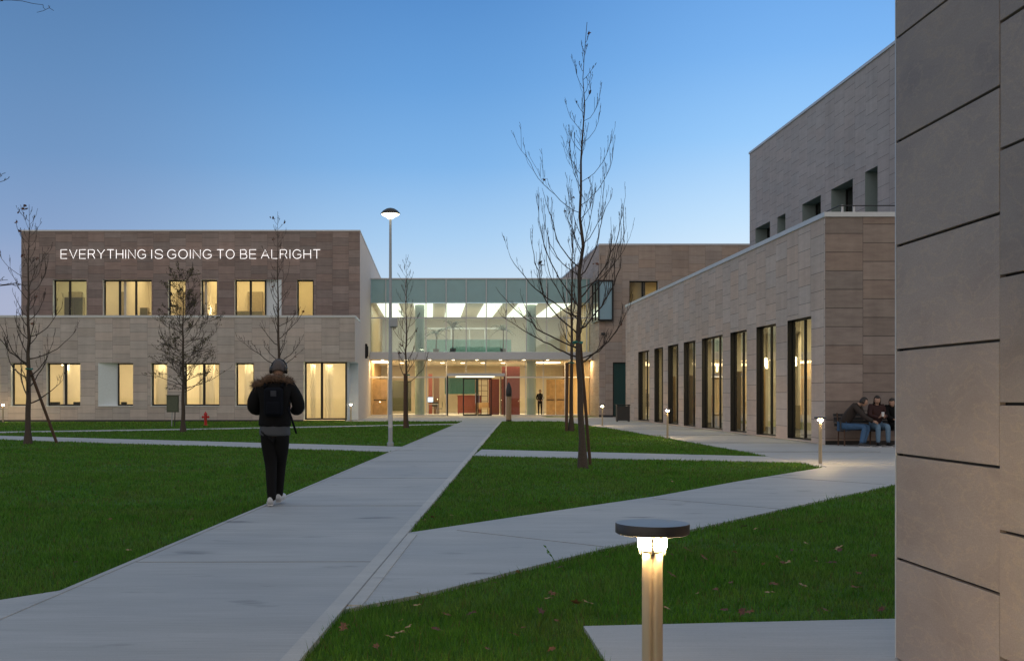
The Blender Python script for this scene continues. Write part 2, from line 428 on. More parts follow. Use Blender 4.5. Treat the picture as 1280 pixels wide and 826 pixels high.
sd = Vector((sin(SUN_AZ)*cos(SUN_EL), cos(SUN_AZ)*cos(SUN_EL), sin(SUN_EL)))
so.rotation_euler = sd.to_track_quat('Z', 'Y').to_euler(); so.location = (40, 20, 40)

# ================================================================ GROUND, PATHS
def poly_slab(name, pts, z, mat, t=.12):
    mb = MB(); n = len(pts)
    mb.face([(x, y, z) for x, y in pts])
    for i in range(n):
        a, b = pts[i], pts[(i+1) % n]
        mb.face([(a[0], a[1], z-t), (b[0], b[1], z-t), (b[0], b[1], z), (a[0], a[1], z)])
    return struct(mb.build(name, mat))
ZG = -.03
g = MB(); g.face([(-700, -400, ZG), (700, -400, ZG), (700, 1000, ZG), (-700, 1000, ZG)]); struct(g.build('ground', MT['turf']))
def LX(y): return -3.2+.085*y
def RX(y): return -1.14+.085*y
main = [(LX(-8), -8), (RX(-8), -8), (RX(57.2), 57.2), (LX(57.2), 57.2)]
diag = [(-.55, 6.85), (.02, 7.47), (.62, 8.33), (1.48, 9.5), (2.92, 11.3), (5.19, 14.15), (7.05, 16.45), (11.2, 21.6), (11.2, 25), (7.5, 25), (7.5, 20.5), (4.78, 16.98), (3.03, 14.55), (1.69, 12.98), (-.237, 10.66), (-.45, 9)]
back = [(-2.48, 7.64), (-2.88, 7.14), (-3.9, 5.75), (-9, -1.5), (-6.5, -6), (-3.5, -6)]
cross_l = [(-40, 50.4), (-40, 47.2), (-13.4, 33.4), (-.92, 26.0), (-.7, 28.6), (-14.6, 36.45)]
cross_r = [(.92, 24.3), (4.12, 23.2), (7.6, 21.9), (7.6, 24.0), (1.25, 27.2)]
thin = [(-40, 26.5), (-40, 24.4), (-16.0, 39.2), (-9.4, 42.9), (1.2, 50.6), (1.35, 52.2), (-9.4, 44.5), (-16, 40.8)]
plaza = [(7.4, 20.4), (12, 22.4), (40, 22.4), (40, 31), (10.9, 31), (10.9, 60), (14, 60), (14, 67.6), (6.6, 67.6), (6.9, 55), (7.12, 49.3), (7.42, 44), (7.55, 34.4), (7.55, 24)]
fore = [(-4.6, 57.0), (7.2, 57.0), (7.2, 72.2), (-4.6, 72.2)]
slab = [(.89, 6.35), (.86, -6), (2.40, -6), (2.40, 5.56), (2.82, 5.56), (2.82, 6.56)]
poly_slab('entrance_forecourt', fore, -.016, MT['conc_b'])
poly_slab('plaza', plaza, -.012, MT['conc_b'])
poly_slab('cross_path', cross_l, -.008, MT['conc_b']); poly_slab('cross_path', cross_r, -.008, MT['conc_b'])
poly_slab('thin_path', thin, -.012, MT['conc_b'])
poly_slab('diagonal_path', diag, -.004, MT['conc_b']); poly_slab('joining_path', back, -.004, MT['conc_b'])
poly_slab('main_path', main, 0, MT['conc']); poly_slab('corner_slab', slab, -.004, MT['conc_b'])
PAVED = [main, diag, back, cross_l, cross_r, thin, plaza, fore, slab]
def strip(name, a, b, w, z, mat):
    a, b = Vector((*a, 0)), Vector((*b, 0)); n = (b-a).normalized(); n = Vector((-n.y, n.x, 0))*w/2
    mb = MB(); z0 = Vector((0, 0, z)); dz = Vector((0, 0, .05))
    mb.hexa([a-n+z0-dz, b-n+z0-dz, b+n+z0-dz, a+n+z0-dz, a-n+z0, b-n+z0, b+n+z0, a+n+z0]); return struct(mb.build(name, mat))
strip('path_kerb', (RX(-6)-.05, -6), (RX(57)-.05, 57), .10, .006, MT['kerb'])
strip('path_kerb', (RX(6.95)+.055, 6.95), (RX(10.5)+.055, 10.5), .09, .004, MT['kerb'])
strip('path_joint', (RX(6.95)+.005, 6.95), (RX(10.5)+.005, 10.5), .008, .0075, MT['joint_soft'])
strip('path_kerb', (LX(-6)+.025, -6), (LX(57)+.025, 57), .05, .006, MT['conc'])
for y in (4.6, 8.75, 13.2, 17.6, 22, 26.4, 31, 36, 41, 46, 51):
    strip('path_joint', (LX(y)+.06, y), (RX(y)-.1, y+.02), .006, .0035, MT['joint_soft'])
for a, b in (((.25, 10.85), (1.57, 9.64)), ((2.9, 14.2), (4.2, 12.85)), ((5.6, 18.0), (6.9, 16.4)), ((7.6, 21.3), (10.8, 21.3)), ((7.6, 26), (10.8, 26)), ((7.6, 31), (10.8, 31)), ((7.5, 37), (10.8, 37)), ((7.5, 43), (10.8, 43))):
    strip('path_joint', a, b, .007, -.0005, MT['joint_soft'])

def inside(poly, x, y):
    r = np.zeros(x.shape, bool); n = len(poly)
    for i in range(n):
        x0, y0 = poly[i]; x1, y1 = poly[(i+1) % n]
        if y0 == y1: continue
        r ^= ((y0 > y) != (y1 > y)) & (x < (x1-x0)*(y-y0)/(y1-y0)+x0)
    return r
BLD = [[(-60, 57.0), (-4.0, 57.0), (-4.0, 120), (-60, 120)], [(2.38, -9), (60, -9), (60, 5.57), (2.38, 5.57)], [(10.8, 29.8), (60, 29.8), (60, 90), (10.8, 90)]]
def grass():
    rng = np.random.default_rng(3)
    P = []
    for d0, d1, rho in ((2.2, 7, 4200), (7, 10, 2900), (10, 14, 1650), (14, 20, 850), (20, 30, 420), (30, 45, 190), (45, 58, 95)):
        A = radians(31)
        area_ = A*(d1*d1-d0*d0)
        n = int(area_*rho)
        d_ = np.sqrt(rng.uniform(d0*d0, d1*d1, n)); a = rng.uniform(-A, A, n)
        P.append(np.stack([d_*np.sin(a), d_*np.cos(a), d_], 1))
    P = np.concatenate(P); x, y, dd = P.T
    bad = np.zeros(x.shape, bool)
    for q in PAVED+BLD: bad |= inside(q, x, y)
    bad |= (x > 9) & (y < 40) & (y > 24)
    x, y, dd = x[~bad], y[~bad], dd[~bad]; n = len(x)
    h = rng.uniform(.018, .05, n)*np.where(rng.random(n) < .03, 1.7, 1)*(1+.25*np.sin(x*1.7+2*np.sin(y*1.3)))
    wd = np.maximum(.0022, .00042*dd)*rng.uniform(.8, 1.5, n)
    th = rng.uniform(0, 2*pi, n); lean = rng.uniform(.1, .85, n)*h; la = rng.uniform(0, 2*pi, n)
    v = np.zeros((n, 3, 3), np.float32)
    v[:, 0, 0] = x-np.cos(th)*wd; v[:, 0, 1] = y-np.sin(th)*wd; v[:, 0, 2] = ZG
    v[:, 1, 0] = x+np.cos(th)*wd; v[:, 1, 1] = y+np.sin(th)*wd; v[:, 1, 2] = ZG
    v[:, 2, 0] = x+np.cos(la)*lean; v[:, 2, 1] = y+np.sin(la)*lean; v[:, 2, 2] = ZG+.006+h
    me = bpy.data.meshes.new('lawn_grass'); me.vertices.add(3*n); me.vertices.foreach_set('co', v.ravel())
    me.loops.add(3*n); me.loops.foreach_set('vertex_index', np.arange(3*n, dtype=np.int32))
    me.polygons.add(n); me.polygons.foreach_set('loop_start', np.arange(0, 3*n, 3, dtype=np.int32))
    me.update(calc_edges=True); me.materials.append(MT['grass'])
    o = bpy.data.objects.new('lawn_grass', me); COL.objects.link(o)
    o['kind'] = 'stuff'; o['label'] = 'short mown green grass of the lawns between the paths'; o['category'] = 'grass'
    print('grass blades', n)
grass()
# ================================================================ LEFT BUILDING
YL, YU, XR = 57.0, 61.0, -4.07
MT['inner_door'] = simple('door_leaf', (.30, .26, .18), .6)
bl = thing('classroom_building', 'two storey stone clad building with lit windows under glowing white neon writing', 'building', (-14, 57, 0))
def under(o): return o
INV = {}
def P(o, parent):
    """parent keeping world placement (parents are unrotated empties)"""
    o.parent = parent; o.location = Vector(o.location)-Vector(parent.location); return o
class Sub:
    """build in world coordinates, then hang under the thing's empty"""
    pass
root0 = bl
def part(mb, name, mats, parent, **k):
    o = mb.build(name, mats, None, **k); o.parent = parent
    o.matrix_parent_inverse = Matrix.Translation(-Vector(parent.location)) if parent.type == 'EMPTY' and parent.parent is None else Matrix.Identity(4)
    return o
def win(fr, parent, *a, **k):
    o = window(fr, None, *a, **k); o.parent = parent
    o.matrix_parent_inverse = Matrix.Translation(-Vector(parent.location)); return o
def roomp(parent, *a, **k):
    o = room(None, *a, **k); o.parent = parent
    o.matrix_parent_inverse = Matrix.Translation(-Vector(parent.location)); return o

FL = Frame((0, YL, 0), (1, 0, 0), (0, -1, 0)); FU = Frame((0, YU, 0), (1, 0, 0), (0, -1, 0))
FS = Frame((XR, 0, 0), (0, 1, 0), (1, 0, 0))
lx = lambda p: xa(p, YL); ux = lambda p: xa(p, YU)
LV0, LV1 = za(507, YL), za(453.5, YL)
low = [((-62, -40), ()), ((-24, 0), ()), ((13.7, 35), ()), ((58, 100.3), (83,)), ((122.7, 166.3), ()), ((188.5, 209.3), ()), ((230, 274.4), (255.6,)), ((294.5, 317.5), ())]
XG = xa(433, YL+.35); ZB = 3.12; YB = 59.7
holesL = [(lx(a), lx(b), LV0, LV1) for (a, b), _ in low]+[(lx(379.5), XR, 0, ZB)]
mb = MB(); FL.wall(mb, -38, XR, 0, 5.45, holesL); part(mb, 'lower_wall', MT['stone_low'], bl)
UV1, UV0 = za(349.5, YU), 5.62
up = [((66, 108.1), (88,)), ((128.5, 189.5), (150.3, 170.6)), ((210, 232), ()), ((251, 271.5), ()), ((293.2, 351.9), (313.7,)), ((371, 392), ())]
holesU = [(ux(a), ux(b), UV0, UV1) for (a, b), _ in up]
mb = MB(); FU.wall(mb, -23.2, XR, 5.3, 10.6, holesU)
mb.face([(-23.2, YU, 5.3), (-23.2, YU, 10.6), (-23.2, 92, 10.6), (-23.2, 92, 5.3)], [(61, 5.3), (61, 10.6), (92, 10.6), (92, 5.3)])
part(mb, 'upper_wall', MT['stone_up'], bl)
mb = MB()                                               # side wall towards the entrance
FS.quad(mb, [(YL, ZB, 0), (YB, ZB, 0), (YB, 5.45, 0), (YL, 5.45, 0)]); FS.quad(mb, [(YB, 0, 0), (92, 0, 0), (92, 5.45, 0), (YB, 5.45, 0)])
FS.quad(mb, [(YU, 5.45, 0), (92, 5.45, 0), (92, 10.6, 0), (YU, 10.6, 0)])
part(mb, 'side_wall', MT['render'], bl)
mb = MB()                                               # open corner under the overhang
mb.face([(XG, YB, 0), (XR, YB, 0), (XR, YB, ZB), (XG, YB, ZB)]); mb.face([(XG, YL+.3, ZB), (XR, YL, ZB), (XR, YB, ZB), (XG, YB, ZB)])
mb.face([(XG, YL+.41, 0), (XG, YB, 0), (XG, YB, ZB), (XG, YL+.41, ZB)])
part(mb, 'corner_recess', MT['reveal'], bl)
mb = MB(); mb.box(-38, XR, YL-.03, YL+.27, 5.45, 5.57); mb.box(XR-.27, XR+.03, YL+.27, YU-.01, 5.45, 5.57); part(mb, 'terrace_coping', MT['alu_pale'], bl)
mb = MB(); mb.box(-23.23, XR+.03, YU-.03, YU+.27, 10.6, 10.68); mb.box(XR-.27, XR+.03, YU+.27, 92, 10.6, 10.68); part(mb, 'coping', MT['alu'], bl)
mb = MB(); mb.face([(-38, YL, 5.4), (XR, YL, 5.4), (XR, YU, 5.4), (-38, YU, 5.4)]); mb.face([(-38, YU, 5.4), (-23.2, YU, 5.4), (-23.2, 92, 5.4), (-38, 92, 5.4)])
mb.face([(-23.2, YU, 10.5), (XR, YU, 10.5), (XR, 92, 10.5), (-23.2, 92, 10.5)]); part(mb, 'roof', MT['roof'], bl)
mb = MB(); mb.box(-38, lx(379), YL-.02, YL-.003, -.05, .06); part(mb, 'plinth', MT['dark'], bl)
for i, ((a, b), ml) in enumerate(low):
    sp = (xa(147.7, YL+.35)-lx(122.7), 0) if a == 122.7 else (0, 0)
    win(FL, bl, holesL[i], .35, sp, [xa(m, YL+.35) for m in ml], fw=.08)
for i, ((a, b), ml) in enumerate(up):
    sp = (0, ux(351.9)-xa(332.8, YU+.35)) if a == 293.2 else (0, 0)
    win(FU, bl, holesU[i], .35, sp, [xa(m, YU+.35) for m in ml], fw=.08, mat_g='glass_green' if i in (0, 5) else 'glass', sill=False)
wd = win(FL, bl, (lx(379.5), XG+.06, .06, ZB), .35, (.05, 0), [xa(402.6, YL+.35)], fw=.08, sill=False, name='glazed_door')
mb = MB(); mb.box(XG-.06, XG+.005, YL+.30, YL+.405, 0, ZB-.004); part(mb, 'corner_post', MT['black'], bl)
roomp(bl, -37, XG-.02, YL+.42, 64, .02, 4.3)
roomp(bl, -23, XR-.1, YU+.42, 66.5, 5.58, 9.0)
for x in (-26.5, -19.6, -13.4, -9.0): mb = MB(); mb.box(x-.07, x+.07, YL+.6, 63.99, .025, 4.29); part(mb, 'partition', MT['room'], bl)
for x in (-17.5, -12.9, -9.2, -6.4): mb = MB(); mb.box(x-.07, x+.07, YU+.6, 66.49, 5.585, 8.99); part(mb, 'partition', MT['room'], bl)
mb = MB()                                               # door leaves and cupboards against the back walls
for x, wdt, z in ((-19.1, .9, 5.59), (-15.7, 1.3, 5.59), (-14.6, .9, 5.59), (-11.3, .9, 5.59), (-22.3, .8, 5.59)): mb = MB(); mb.box(x, x+wdt, 66.2, 66.48, z, z+2.1); part(mb, 'inner_door', MT['inner_door'], bl)
for x, wdt in ((-31, 1.2),): mb = MB(); mb.box(x, x+wdt, 63.8, 63.98, .03, 2.15); part(mb, 'inner_door', MT['panel_green'], bl)
LW = (1, .80, .43)
for x0, x1, pw in ((-36.5, -26.7, 300), (-26.3, -19.8, 215), (-19.4, -13.6, 200), (-13.2, -9.1, 190), (-8.8, -4.7, 200)):
    area('room_light', ((x0+x1)/2, 60.3, 4.2), (x1-x0)*.8, 3.5, pw, LW)
for x0, x1, pw, c in ((-23, -17.7, 88, (1, .82, .42)), (-17.3, -13.1, 105, (1, .78, .36)), (-12.7, -9.4, 105, (1, .74, .30)), (-9.0, -6.6, 84, (1, .66, .26)), (-6.2, -4.3, 7, (.85, .9, .5))):
    area('room_light', ((x0+x1)/2, 64, 8.9), (x1-x0)*.8, 3.0, pw, c)
def glow(x, y, z, pw, c=(1, .80, .45)):
    l = bpy.data.lights.new('lamp_glow', 'POINT'); l.energy = pw; l.color = c; l.shadow_soft_size = .06
    o = bpy.data.objects.new('lamp_glow', l); COL.objects.link(o); o.location = (x, y, z)
for p, zz, pw in ((26, 2.75, 14), (79, 2.85, 16), (158, 2.9, 14), (199, 2.95, 22), (246, 2.95, 22), (264, 2.95, 15), (307, 2.95, 20), (391, 2.95, 22), (411, 2.95, 22)): glow(lx(p), YL+.95, zz, pw)
for p, zz, pw in ((101, 6.2, 13), (138, 5.95, 14), (181, 7.4, 10), (221, 7.3, 12), (261, 6.2, 12), (303, 6.4, 10), (325, 6.4, 12)): glow(ux(p), YU+1.6, zz, pw, (1, .80, .42))
for k, (p, y, z) in enumerate(((79, 60.2, 3.02), (92, 62.2, 3.2), (30, 60.5, 3.1), (160, 61, 3.2), (300, 61, 3.15))):
    mb = MB(); mb.lathe([(.02, .10), (.09, .06), (.10, 0), (.02, -.02)], 12, (xa(p, y), y, z)); o = mb.build('ceiling_spotlight', MT['ceil_warm'], None, smooth='auto')
    tag(o, 'small round lit ceiling spotlight seen inside a ground floor window', 'ceiling light', 'ceiling spotlights in the left building')
for k, (p, y, wd_, hh_, lab) in enumerate(((92, 63.2, 1.1, 1.5, 'tall cupboard inside the leftmost upper window'), (170, 64.5, 1.4, 1.0, 'low cabinet inside the three pane upper window'), (262, 64, .8, 1.2, 'narrow cabinet inside the fourth upper window'), (312, 64.5, 1.6, .8, 'low cabinet inside the upper window with the white side panel'))):
    mb = MB(); x = xa(p, y); mb.box(x-wd_/2, x+wd_/2, y, y+.4, 5.585, 5.585+hh_); cbt = thing('cabinet', 'dim '+lab, 'cabinet', (x, y, 5.585)); part(mb, 'carcass', MT['inner_door'], cbt)
    mb = MB(); mb.box(x-wd_/2+.03, x-.01, y-.02, y-.003, 5.63, 5.55+hh_); mb.box(x+.01, x+wd_/2-.03, y-.02, y-.003, 5.63, 5.55+hh_); part(mb, 'cabinet_front', MT['panel_green'], cbt)
for k, (p, wd_, lab) in enumerate(((64, .5, 'left'), (96, .75, 'right'), (151, .3, 'small'))):
    x = lx(p); mb = MB(); mb.box(x-wd_/2, x+wd_/2, YL+.55, YL+.68, .62, 1.0); o = mb.build('radiator', MT['dark'], None, bevel=.02); tag(o, ('dark radiator behind the %s pane of the double ground floor window' % lab) if k < 2 else 'small dark radiator beside the wide white window jamb', 'radiator')
def curtain(label, x0, x1, y, z0, z1, seed):
    rr = random.Random(seed); mb = MB(); n = 40; vs = []; fs = []
    ph = rr.random()*6
    for i in range(n+1):
        t = i/n; yy = y+.03*sin(t*(x1-x0)*17+ph+1.2*sin(t*5+ph)); xx = x0+(x1-x0)*t
        vs += [(xx, yy, z0), (xx, yy+.01, z1)]
    for i in range(n): fs.append((2*i, 2*i+2, 2*i+3, 2*i+1))
    mb.raw(vs, fs); o = mb.build('curtain', MT['curtain'], None, smooth=True); tag(o, label, 'curtain', 'curtains behind the windows'); return o
curtain('white drawn curtain behind the single ground floor window left of the bushy tree', lx(191), lx(208), YL+.6, .9, 3.0, 1)
curtain('cream curtain at the left pane of the double window behind the bushy tree', lx(246), lx(256), YL+.6, .9, 3.0, 2)
curtain('cream curtain at the right pane of the double window behind the bushy tree', lx(257), lx(266), YL+.6, .9, 3.0, 3)
curtain('cream curtain behind the ground floor window just left of the walking person', lx(303), lx(317), YL+.6, .9, 3.0, 4)
curtain('narrow cream curtain inside the tall corner glazing right of the walking person', lx(386), lx(393), YL+.7, .1, 3.0, 5)
curtain('long cream curtain in the middle of the tall corner glazing', lx(405), lx(415), YL+.7, .1, 3.0, 6)

# ---- neon writing
GL = {
 'E': (.78, [[(1, 0), (0, 0), (0, 1), (1, 1)], [(0, .5), (.93, .5)]]),
 'V': (.95, [[(0, 1), (.5, 0), (1, 1)]]),
 'R': (.84, [[(0, 0), (0, 1), (.68, 1), (.88, .93), (.95, .76), (.88, .58), (.68, .5), (0, .5)], [(.62, .5), (1, 0)]]),
 'Y': (.92, [[(0, 1), (.5, .48), (1, 1)], [(.5, .48), (.5, 0)]]),
 'T': (.84, [[(0, 1), (1, 1)], [(.5, 1), (.5, 0)]]),
 'H': (.84, [[(0, 0), (0, 1)], [(1, 0), (1, 1)], [(0, .5), (1, .5)]]),
 'I': (.06, [[(.5, 0), (.5, 1)]]),
 'N': (.86, [[(0, 0), (0, 1), (1, 0), (1, 1)]]),
 'G': (1.02, [[(.5+.5*cos(a), .5+.5*sin(a)) for a in [radians(35+t*14.5) for t in range(20)]]+[(.9, .12), (.97, .28), (.98, .46), (.55, .46)]]),
 'S': (.84, [[(.97, .75), (.88, .92), (.66, 1), (.34, 1), (.12, .93), (.03, .76), (.12, .60), (.36, .53), (.66, .47), (.90, .40), (.99, .24), (.89, .08), (.66, 0), (.32, 0), (.10, .08), (.0, .26)]]),
 'O': (1.04, [[(.5+.5*cos(a), .5+.5*sin(a)) for a in [2*pi*t/24 for t in range(25)]]]),
 'B': (.80, [[(0, .5), (.64, .5), (.82, .58), (.88, .75), (.82, .92), (.64, 1), (0, 1), (0, 0), (.70, 0), (.92, .08), (1, .25), (.92, .42), (.70, .5)]]),
 'A': (.96, [[(0, 0), (.5, 1), (1, 0)], [(.18, .34), (.82, .34)]]),
 'L': (.72, [[(0, 1), (0, 0), (1, 0)]]),
}
NZ0, NZ1 = za(323.2, 60.9), za(312.2, 60.9); NH = NZ1-NZ0
sign = thing('neon_sign', 'white neon tube writing across the top of the stone wall', 'neon sign', (xa(237, 60.9), 60.9, NZ0))
for word, a, b in (('EVERYTHING', 58, 435), ('IS', 460, 510), ('GOING', 532, 727), ('TO', 752, 828), ('BE', 856, 925), ('ALRIGHT', 948, 1210)):
    X0, X1 = xa(60+a/3.556, 60.9), xa(60+b/3.556, 60.9)
    tot = sum(GL[ch][0] for ch in word); gap = .33
    k = (X1-X0)/(tot+gap*(len(word)-1))
    x = X0; mb = MB()
    for ch in word:
        wch = GL[ch][0]*k
        for st in GL[ch][1]:
            mb.tube([(x+wch*u, 60.88, NZ0+v*NH) for u, v in st], .0170, 6)
        x += wch+gap*k
    part(mb, 'neon_word', MT['neon'], sign)
mb = MB()
for t in np.linspace(NZ0+.1, NZ1-.1, 2): mb.box(xa(76, 60.9), xa(399, 60.9), 60.93, 60.955, t-.008, t+.008)
part(mb, 'back_rail', MT['dark'], sign)

# ================================================================ GLASS ENTRANCE
YB2 = 71.5; XC = 10.45
be = thing('entrance_hall', 'glazed two storey entrance link with teal glass band and lit lobby', 'entrance hall', (3, YB2, 0))
FB = Frame((0, YB2, 0), (1, 0, 0), (0, -1, 0))
bx = lambda p: xa(p, YB2)
Z_TOP, Z_BAND, Z_TR, Z_S1, Z_S0, Z_LT = 9.03, 7.49, 6.47, 4.18, 3.68, 2.55
x0b, x1b = XR+.02, XC-.02
muls = [bx(457.2+25.1*k) for k in range(1, 12)]
edges = [x0b]+muls+[x1b]
mb = MB()
for a, b in zip(edges[:-1], edges[1:]): mb.box(a+.012, b-.012, YB2, YB2+.05, Z_BAND, Z_TOP)
part(mb, 'teal_band', MT['teal'], be)
mb = MB(); mb.box(x0b, x1b, YB2-.06, YB2+.3, Z_TOP, Z_TOP+.07); part(mb, 'coping', MT['alu'], be)
mb = MB()
for a, b in zip(edges[:-1], edges[1:]): FB.quad(mb, [(a, Z_S1, -.02), (b, Z_S1, -.02), (b, Z_BAND, -.02), (a, Z_BAND, -.02)])
part(mb, 'upper_glazing', MT['glass_hall'], be)
mb = MB()
for m in muls: mb.box(m-.03, m+.03, YB2-.07, YB2-.003, Z_S1, Z_TOP-.01)
mb.box(x0b, x1b, YB2-.04, YB2+.03, Z_TR-.035, Z_TR+.035)
part(mb, 'mullion', MT['alu_pale'], be)
mb = MB(); mb.box(x0b, x1b, YB2-1.1, YB2+.25, Z_S0, Z_S1-.004); part(mb, 'canopy', MT['alu_pale'], be, bevel=.015)
for k in range(9): mb = MB(); mb.lathe([(.09, 0), (.09, .02)], 12, (x0b+.8+k*1.55, YB2-.55, Z_S0-.024)); part(mb, 'canopy_downlight', MT['ceil_warm'], be)
# upper hall
mb = MB(); mb.m = 0
zc = Z_BAND-.02
mb.face([(x0b, YB2+.1, zc), (x1b, YB2+.1, zc), (x1b, 88, zc), (x0b, 88, zc)])
mb.m = 1; mb.face([(x0b, YB2+.1, Z_S1), (x1b, YB2+.1, Z_S1), (x1b, 88, Z_S1), (x0b, 88, Z_S1)])
mb.m = 0; mb.face([(x0b, 88, Z_S1), (x1b, 88, Z_S1), (x1b, 88, zc), (x0b, 88, zc)])
mb.m = 2; mb.face([(x0b+.01, YB2+.1, Z_S1), (x0b+.01, 88, Z_S1), (x0b+.01, 88, zc), (x0b+.01, YB2+.1, zc)])
mb.face([(x1b-.01, YB2+.1, Z_S1), (x1b-.01, 88, Z_S1), (x1b-.01, 88, zc), (x1b-.01, YB2+.1, zc)])
part(mb, 'upper_hall', [MT['white'], MT['room_floor'], MT['wood']], be)
for a, b in ((470.7, 498), (517, 541), (558.7, 582), (605.8, 628.5), (649, 673), (691.5, 715)):
    mb = MB(); mb.box(bx(a), bx(b), YB2+.5, YB2+12.5, zc-.05, zc-.01); part(mb, 'ceiling_light_panel', MT['ceil_light'], be)
mb = MB(); mb.box(bx(533), bx(645), 75.9, 75.93, Z_S1, 5.25); part(mb, 'balustrade', MT['teal_clear'], be)
mb = MB(); mb.box(bx(533), bx(645), 75.88, 75.95, 5.25, 5.30); part(mb, 'handrail', MT['alu_pale'], be)
mb = MB()
for a in (545, 568, 595, 618): mb.box(bx(a), bx(a)+.06, 84.9, 85, Z_S1, 6.6)
mb.box(bx(534), bx(640), 84.9, 85, 6.55, 6.65)
part(mb, 'inner_screen', MT['alu_pale'], be)
for px_ in (524.7, 664.2):
    mb = MB(); cx = xa(px_, 72.7); mb.lathe([(.32, .0), (.32, Z_S0)], 24, (cx, 72.7, 0)); mb.lathe([(.32, Z_S1+.01), (.32, zc)], 24, (cx, 72.7, 0))
    part(mb, 'column', MT['column'], be, smooth='auto')
# lobby
mb = MB(); zl = Z_S0-.02
mb.m = 1; mb.face([(x0b, YB2-.4, -.004), (x1b, YB2-.4, -.004), (x1b, 86, -.004), (x0b, 86, -.004)])
mb.m = 0; mb.face([(x0b, YB2+.26, zl), (x1b, YB2+.26, zl), (x1b, 86, zl), (x0b, 86, zl)])
mb.face([(x0b, 86, 0), (x1b, 86, 0), (x1b, 86, zl), (x0b, 86, zl)])
mb.m = 2; mb.face([(x0b+.01, YB2+.1, 0), (x0b+.01, 86, 0), (x0b+.01, 86, zl), (x0b+.01, YB2+.1, zl)])
mb.face([(x1b-.01, YB2+.1, 0), (x1b-.01, 86, 0), (x1b-.01, 86, zl), (x1b-.01, YB2+.1, zl)])
part(mb, 'lobby', [MT['room'], MT['conc_b'], MT['wood']], be)
lower_edges = [x0b, bx(485), bx(507), bx(533), bx(558.7)]
mb = MB()
for a, b in ((x0b, bx(558.7)), (bx(630), x1b)): FB.quad(mb, [(a, .05, -.02), (b, .05, -.02), (b, Z_S0, -.02), (a, Z_S0, -.02)])
FB.quad(mb, [(bx(558.7), 2.82, -.02), (bx(630), 2.82, -.02), (bx(630), Z_S0, -.02), (bx(558.7), Z_S0, -.02)])
part(mb, 'lower_glazing', MT['glass'], be)
mb = MB()
for p in (485, 533, 558, 582.5, 607, 632.5, 657, 679, 706, 722):
    m = bx(p); zb = 2.82 if 558.5 < p < 630 else 0
    mb.box(m-.025, m+.025, YB2-.045, YB2+.01, zb, Z_S0-.003)
for a, b in ((x0b, bx(557.5)), (bx(633), x1b)): mb.box(a, b, YB2-.042, YB2+.012, Z_LT-.045, Z_LT+.045)
for a, b in ((x0b, bx(557.5)), (bx(633), x1b)): mb.box(a, b, YB2-.042, YB2+.012, 0, .07)
part(mb, 'lower_mullion', MT['alu_pale'], be)
# glass draught lobby with sliding doors
xv0, xv1 = bx(558.7), bx(630); yv0, yv1 = YB2-.75, 74.3
mb = MB(); mb.box(xv0, xv1, yv0, yv1, 2.62, 2.80); part(mb, 'draught_lobby_roof', MT['alu_pale'], be)
for x in (xv0, xv1-.07):
    for y in (yv0+.003, yv1-.08): mb = MB(); mb.box(x+.002, x+.068, y, y+.07, 0, 2.618); part(mb, 'draught_lobby_post', MT['black'], be)
for x in (xv0+.03, xv1-.03): mb = MB(); mb.face([(x, yv0+.08, .03), (x, yv1-.08, .03), (x, yv1-.08, 2.6), (x, yv0+.08, 2.6)]); part(mb, 'side_glass', MT['glass'], be)
for a, b in ((xv0+.08, bx(578.3)), (bx(615), xv1-.08)): mb = MB(); mb.face([(a, yv0+.04, .03), (b, yv0+.04, .03), (b, yv0+.04, 2.6), (a, yv0+.04, 2.6)]); part(mb, 'front_glass', MT['glass'], be)
for a, b in ((578.6, 596.4), (596.8, 614.6)):
    a, b = xa(a, yv0-.05), xa(b, yv0-.05); mb = MB(); y = yv0-.06
    for q in ((a, a+.07, .02, 2.5), (b-.07, b, .02, 2.5), (a+.07, b-.07, .02, .13), (a+.07, b-.07, 2.40, 2.5)): mb.box(q[0], q[1], y, y+.05, q[2], q[3])
    dr = part(mb, 'sliding_door', MT['black'], be)
    mb = MB(); mb.face([(a+.06, y+.025, .12), (b-.06, y+.025, .12), (b-.06, y+.025, 2.42), (a+.06, y+.025, 2.42)]); q = mb.build('pane', MT['glass'], dr)
    mb = MB(); hx = b-.11 if a < xa(590, 70) else a+.11; mb.box(hx-.015, hx+.015, y-.04, y-.002, .8, 1.5); mb.build('handle', MT['alu'], dr)
mb = MB(); mb.box(xv0+.6, xv1-.6, yv0+.7, yv1-.6, 2.58, 2.612); part(mb, 'draught_lobby_light', MT['ceil_light'], be)
# inner linings seen through the glass
mb = MB(); mb.box(bx(632), bx(655.5), 75.2, 75.5, .0, 3.35); part(mb, 'red_panel', MT['red'], be)
mb = MB(); mb.box(xa(535.5, 78.2), xa(540.5, 78.2), 78.2, 78.4, .0, 2.9); part(mb, 'red_panel', MT['red_bright'], be)
mb = MB(); mb.box(xa(542, 78.2), xa(549, 78.2), 78.2, 78.4, .0, 2.7); part(mb, 'dark_panel', MT['stake'], be)
mb = MB(); mb.box(bx(615), bx(629), 75.6, 75.8, .0, 2.5); part(mb, 'red_panel', MT['red_bright'], be)
for a, b, y in ((466, 484, 73.4), (683, 694, 74.6), (695, 706, 74.6)):
    mb = MB(); mb.box(xa(a, y), xa(b, y), y, y+.08, .01, 2.45); dr = part(mb, 'inner_door', MT['wood'], be)
    mb = MB(); z = 1.05; mb.box(xa(a, y)+.06, xa(b, y)-.06, y-.06, y-.03, z-.03, z+.02); mb.build('push_bar', MT['dark'], dr)
mb = MB(); mb.box(xa(489, 75), xa(514, 75), 75, 75.2, .25, 2.35); part(mb, 'notice_board', MT['panel_green'], be)
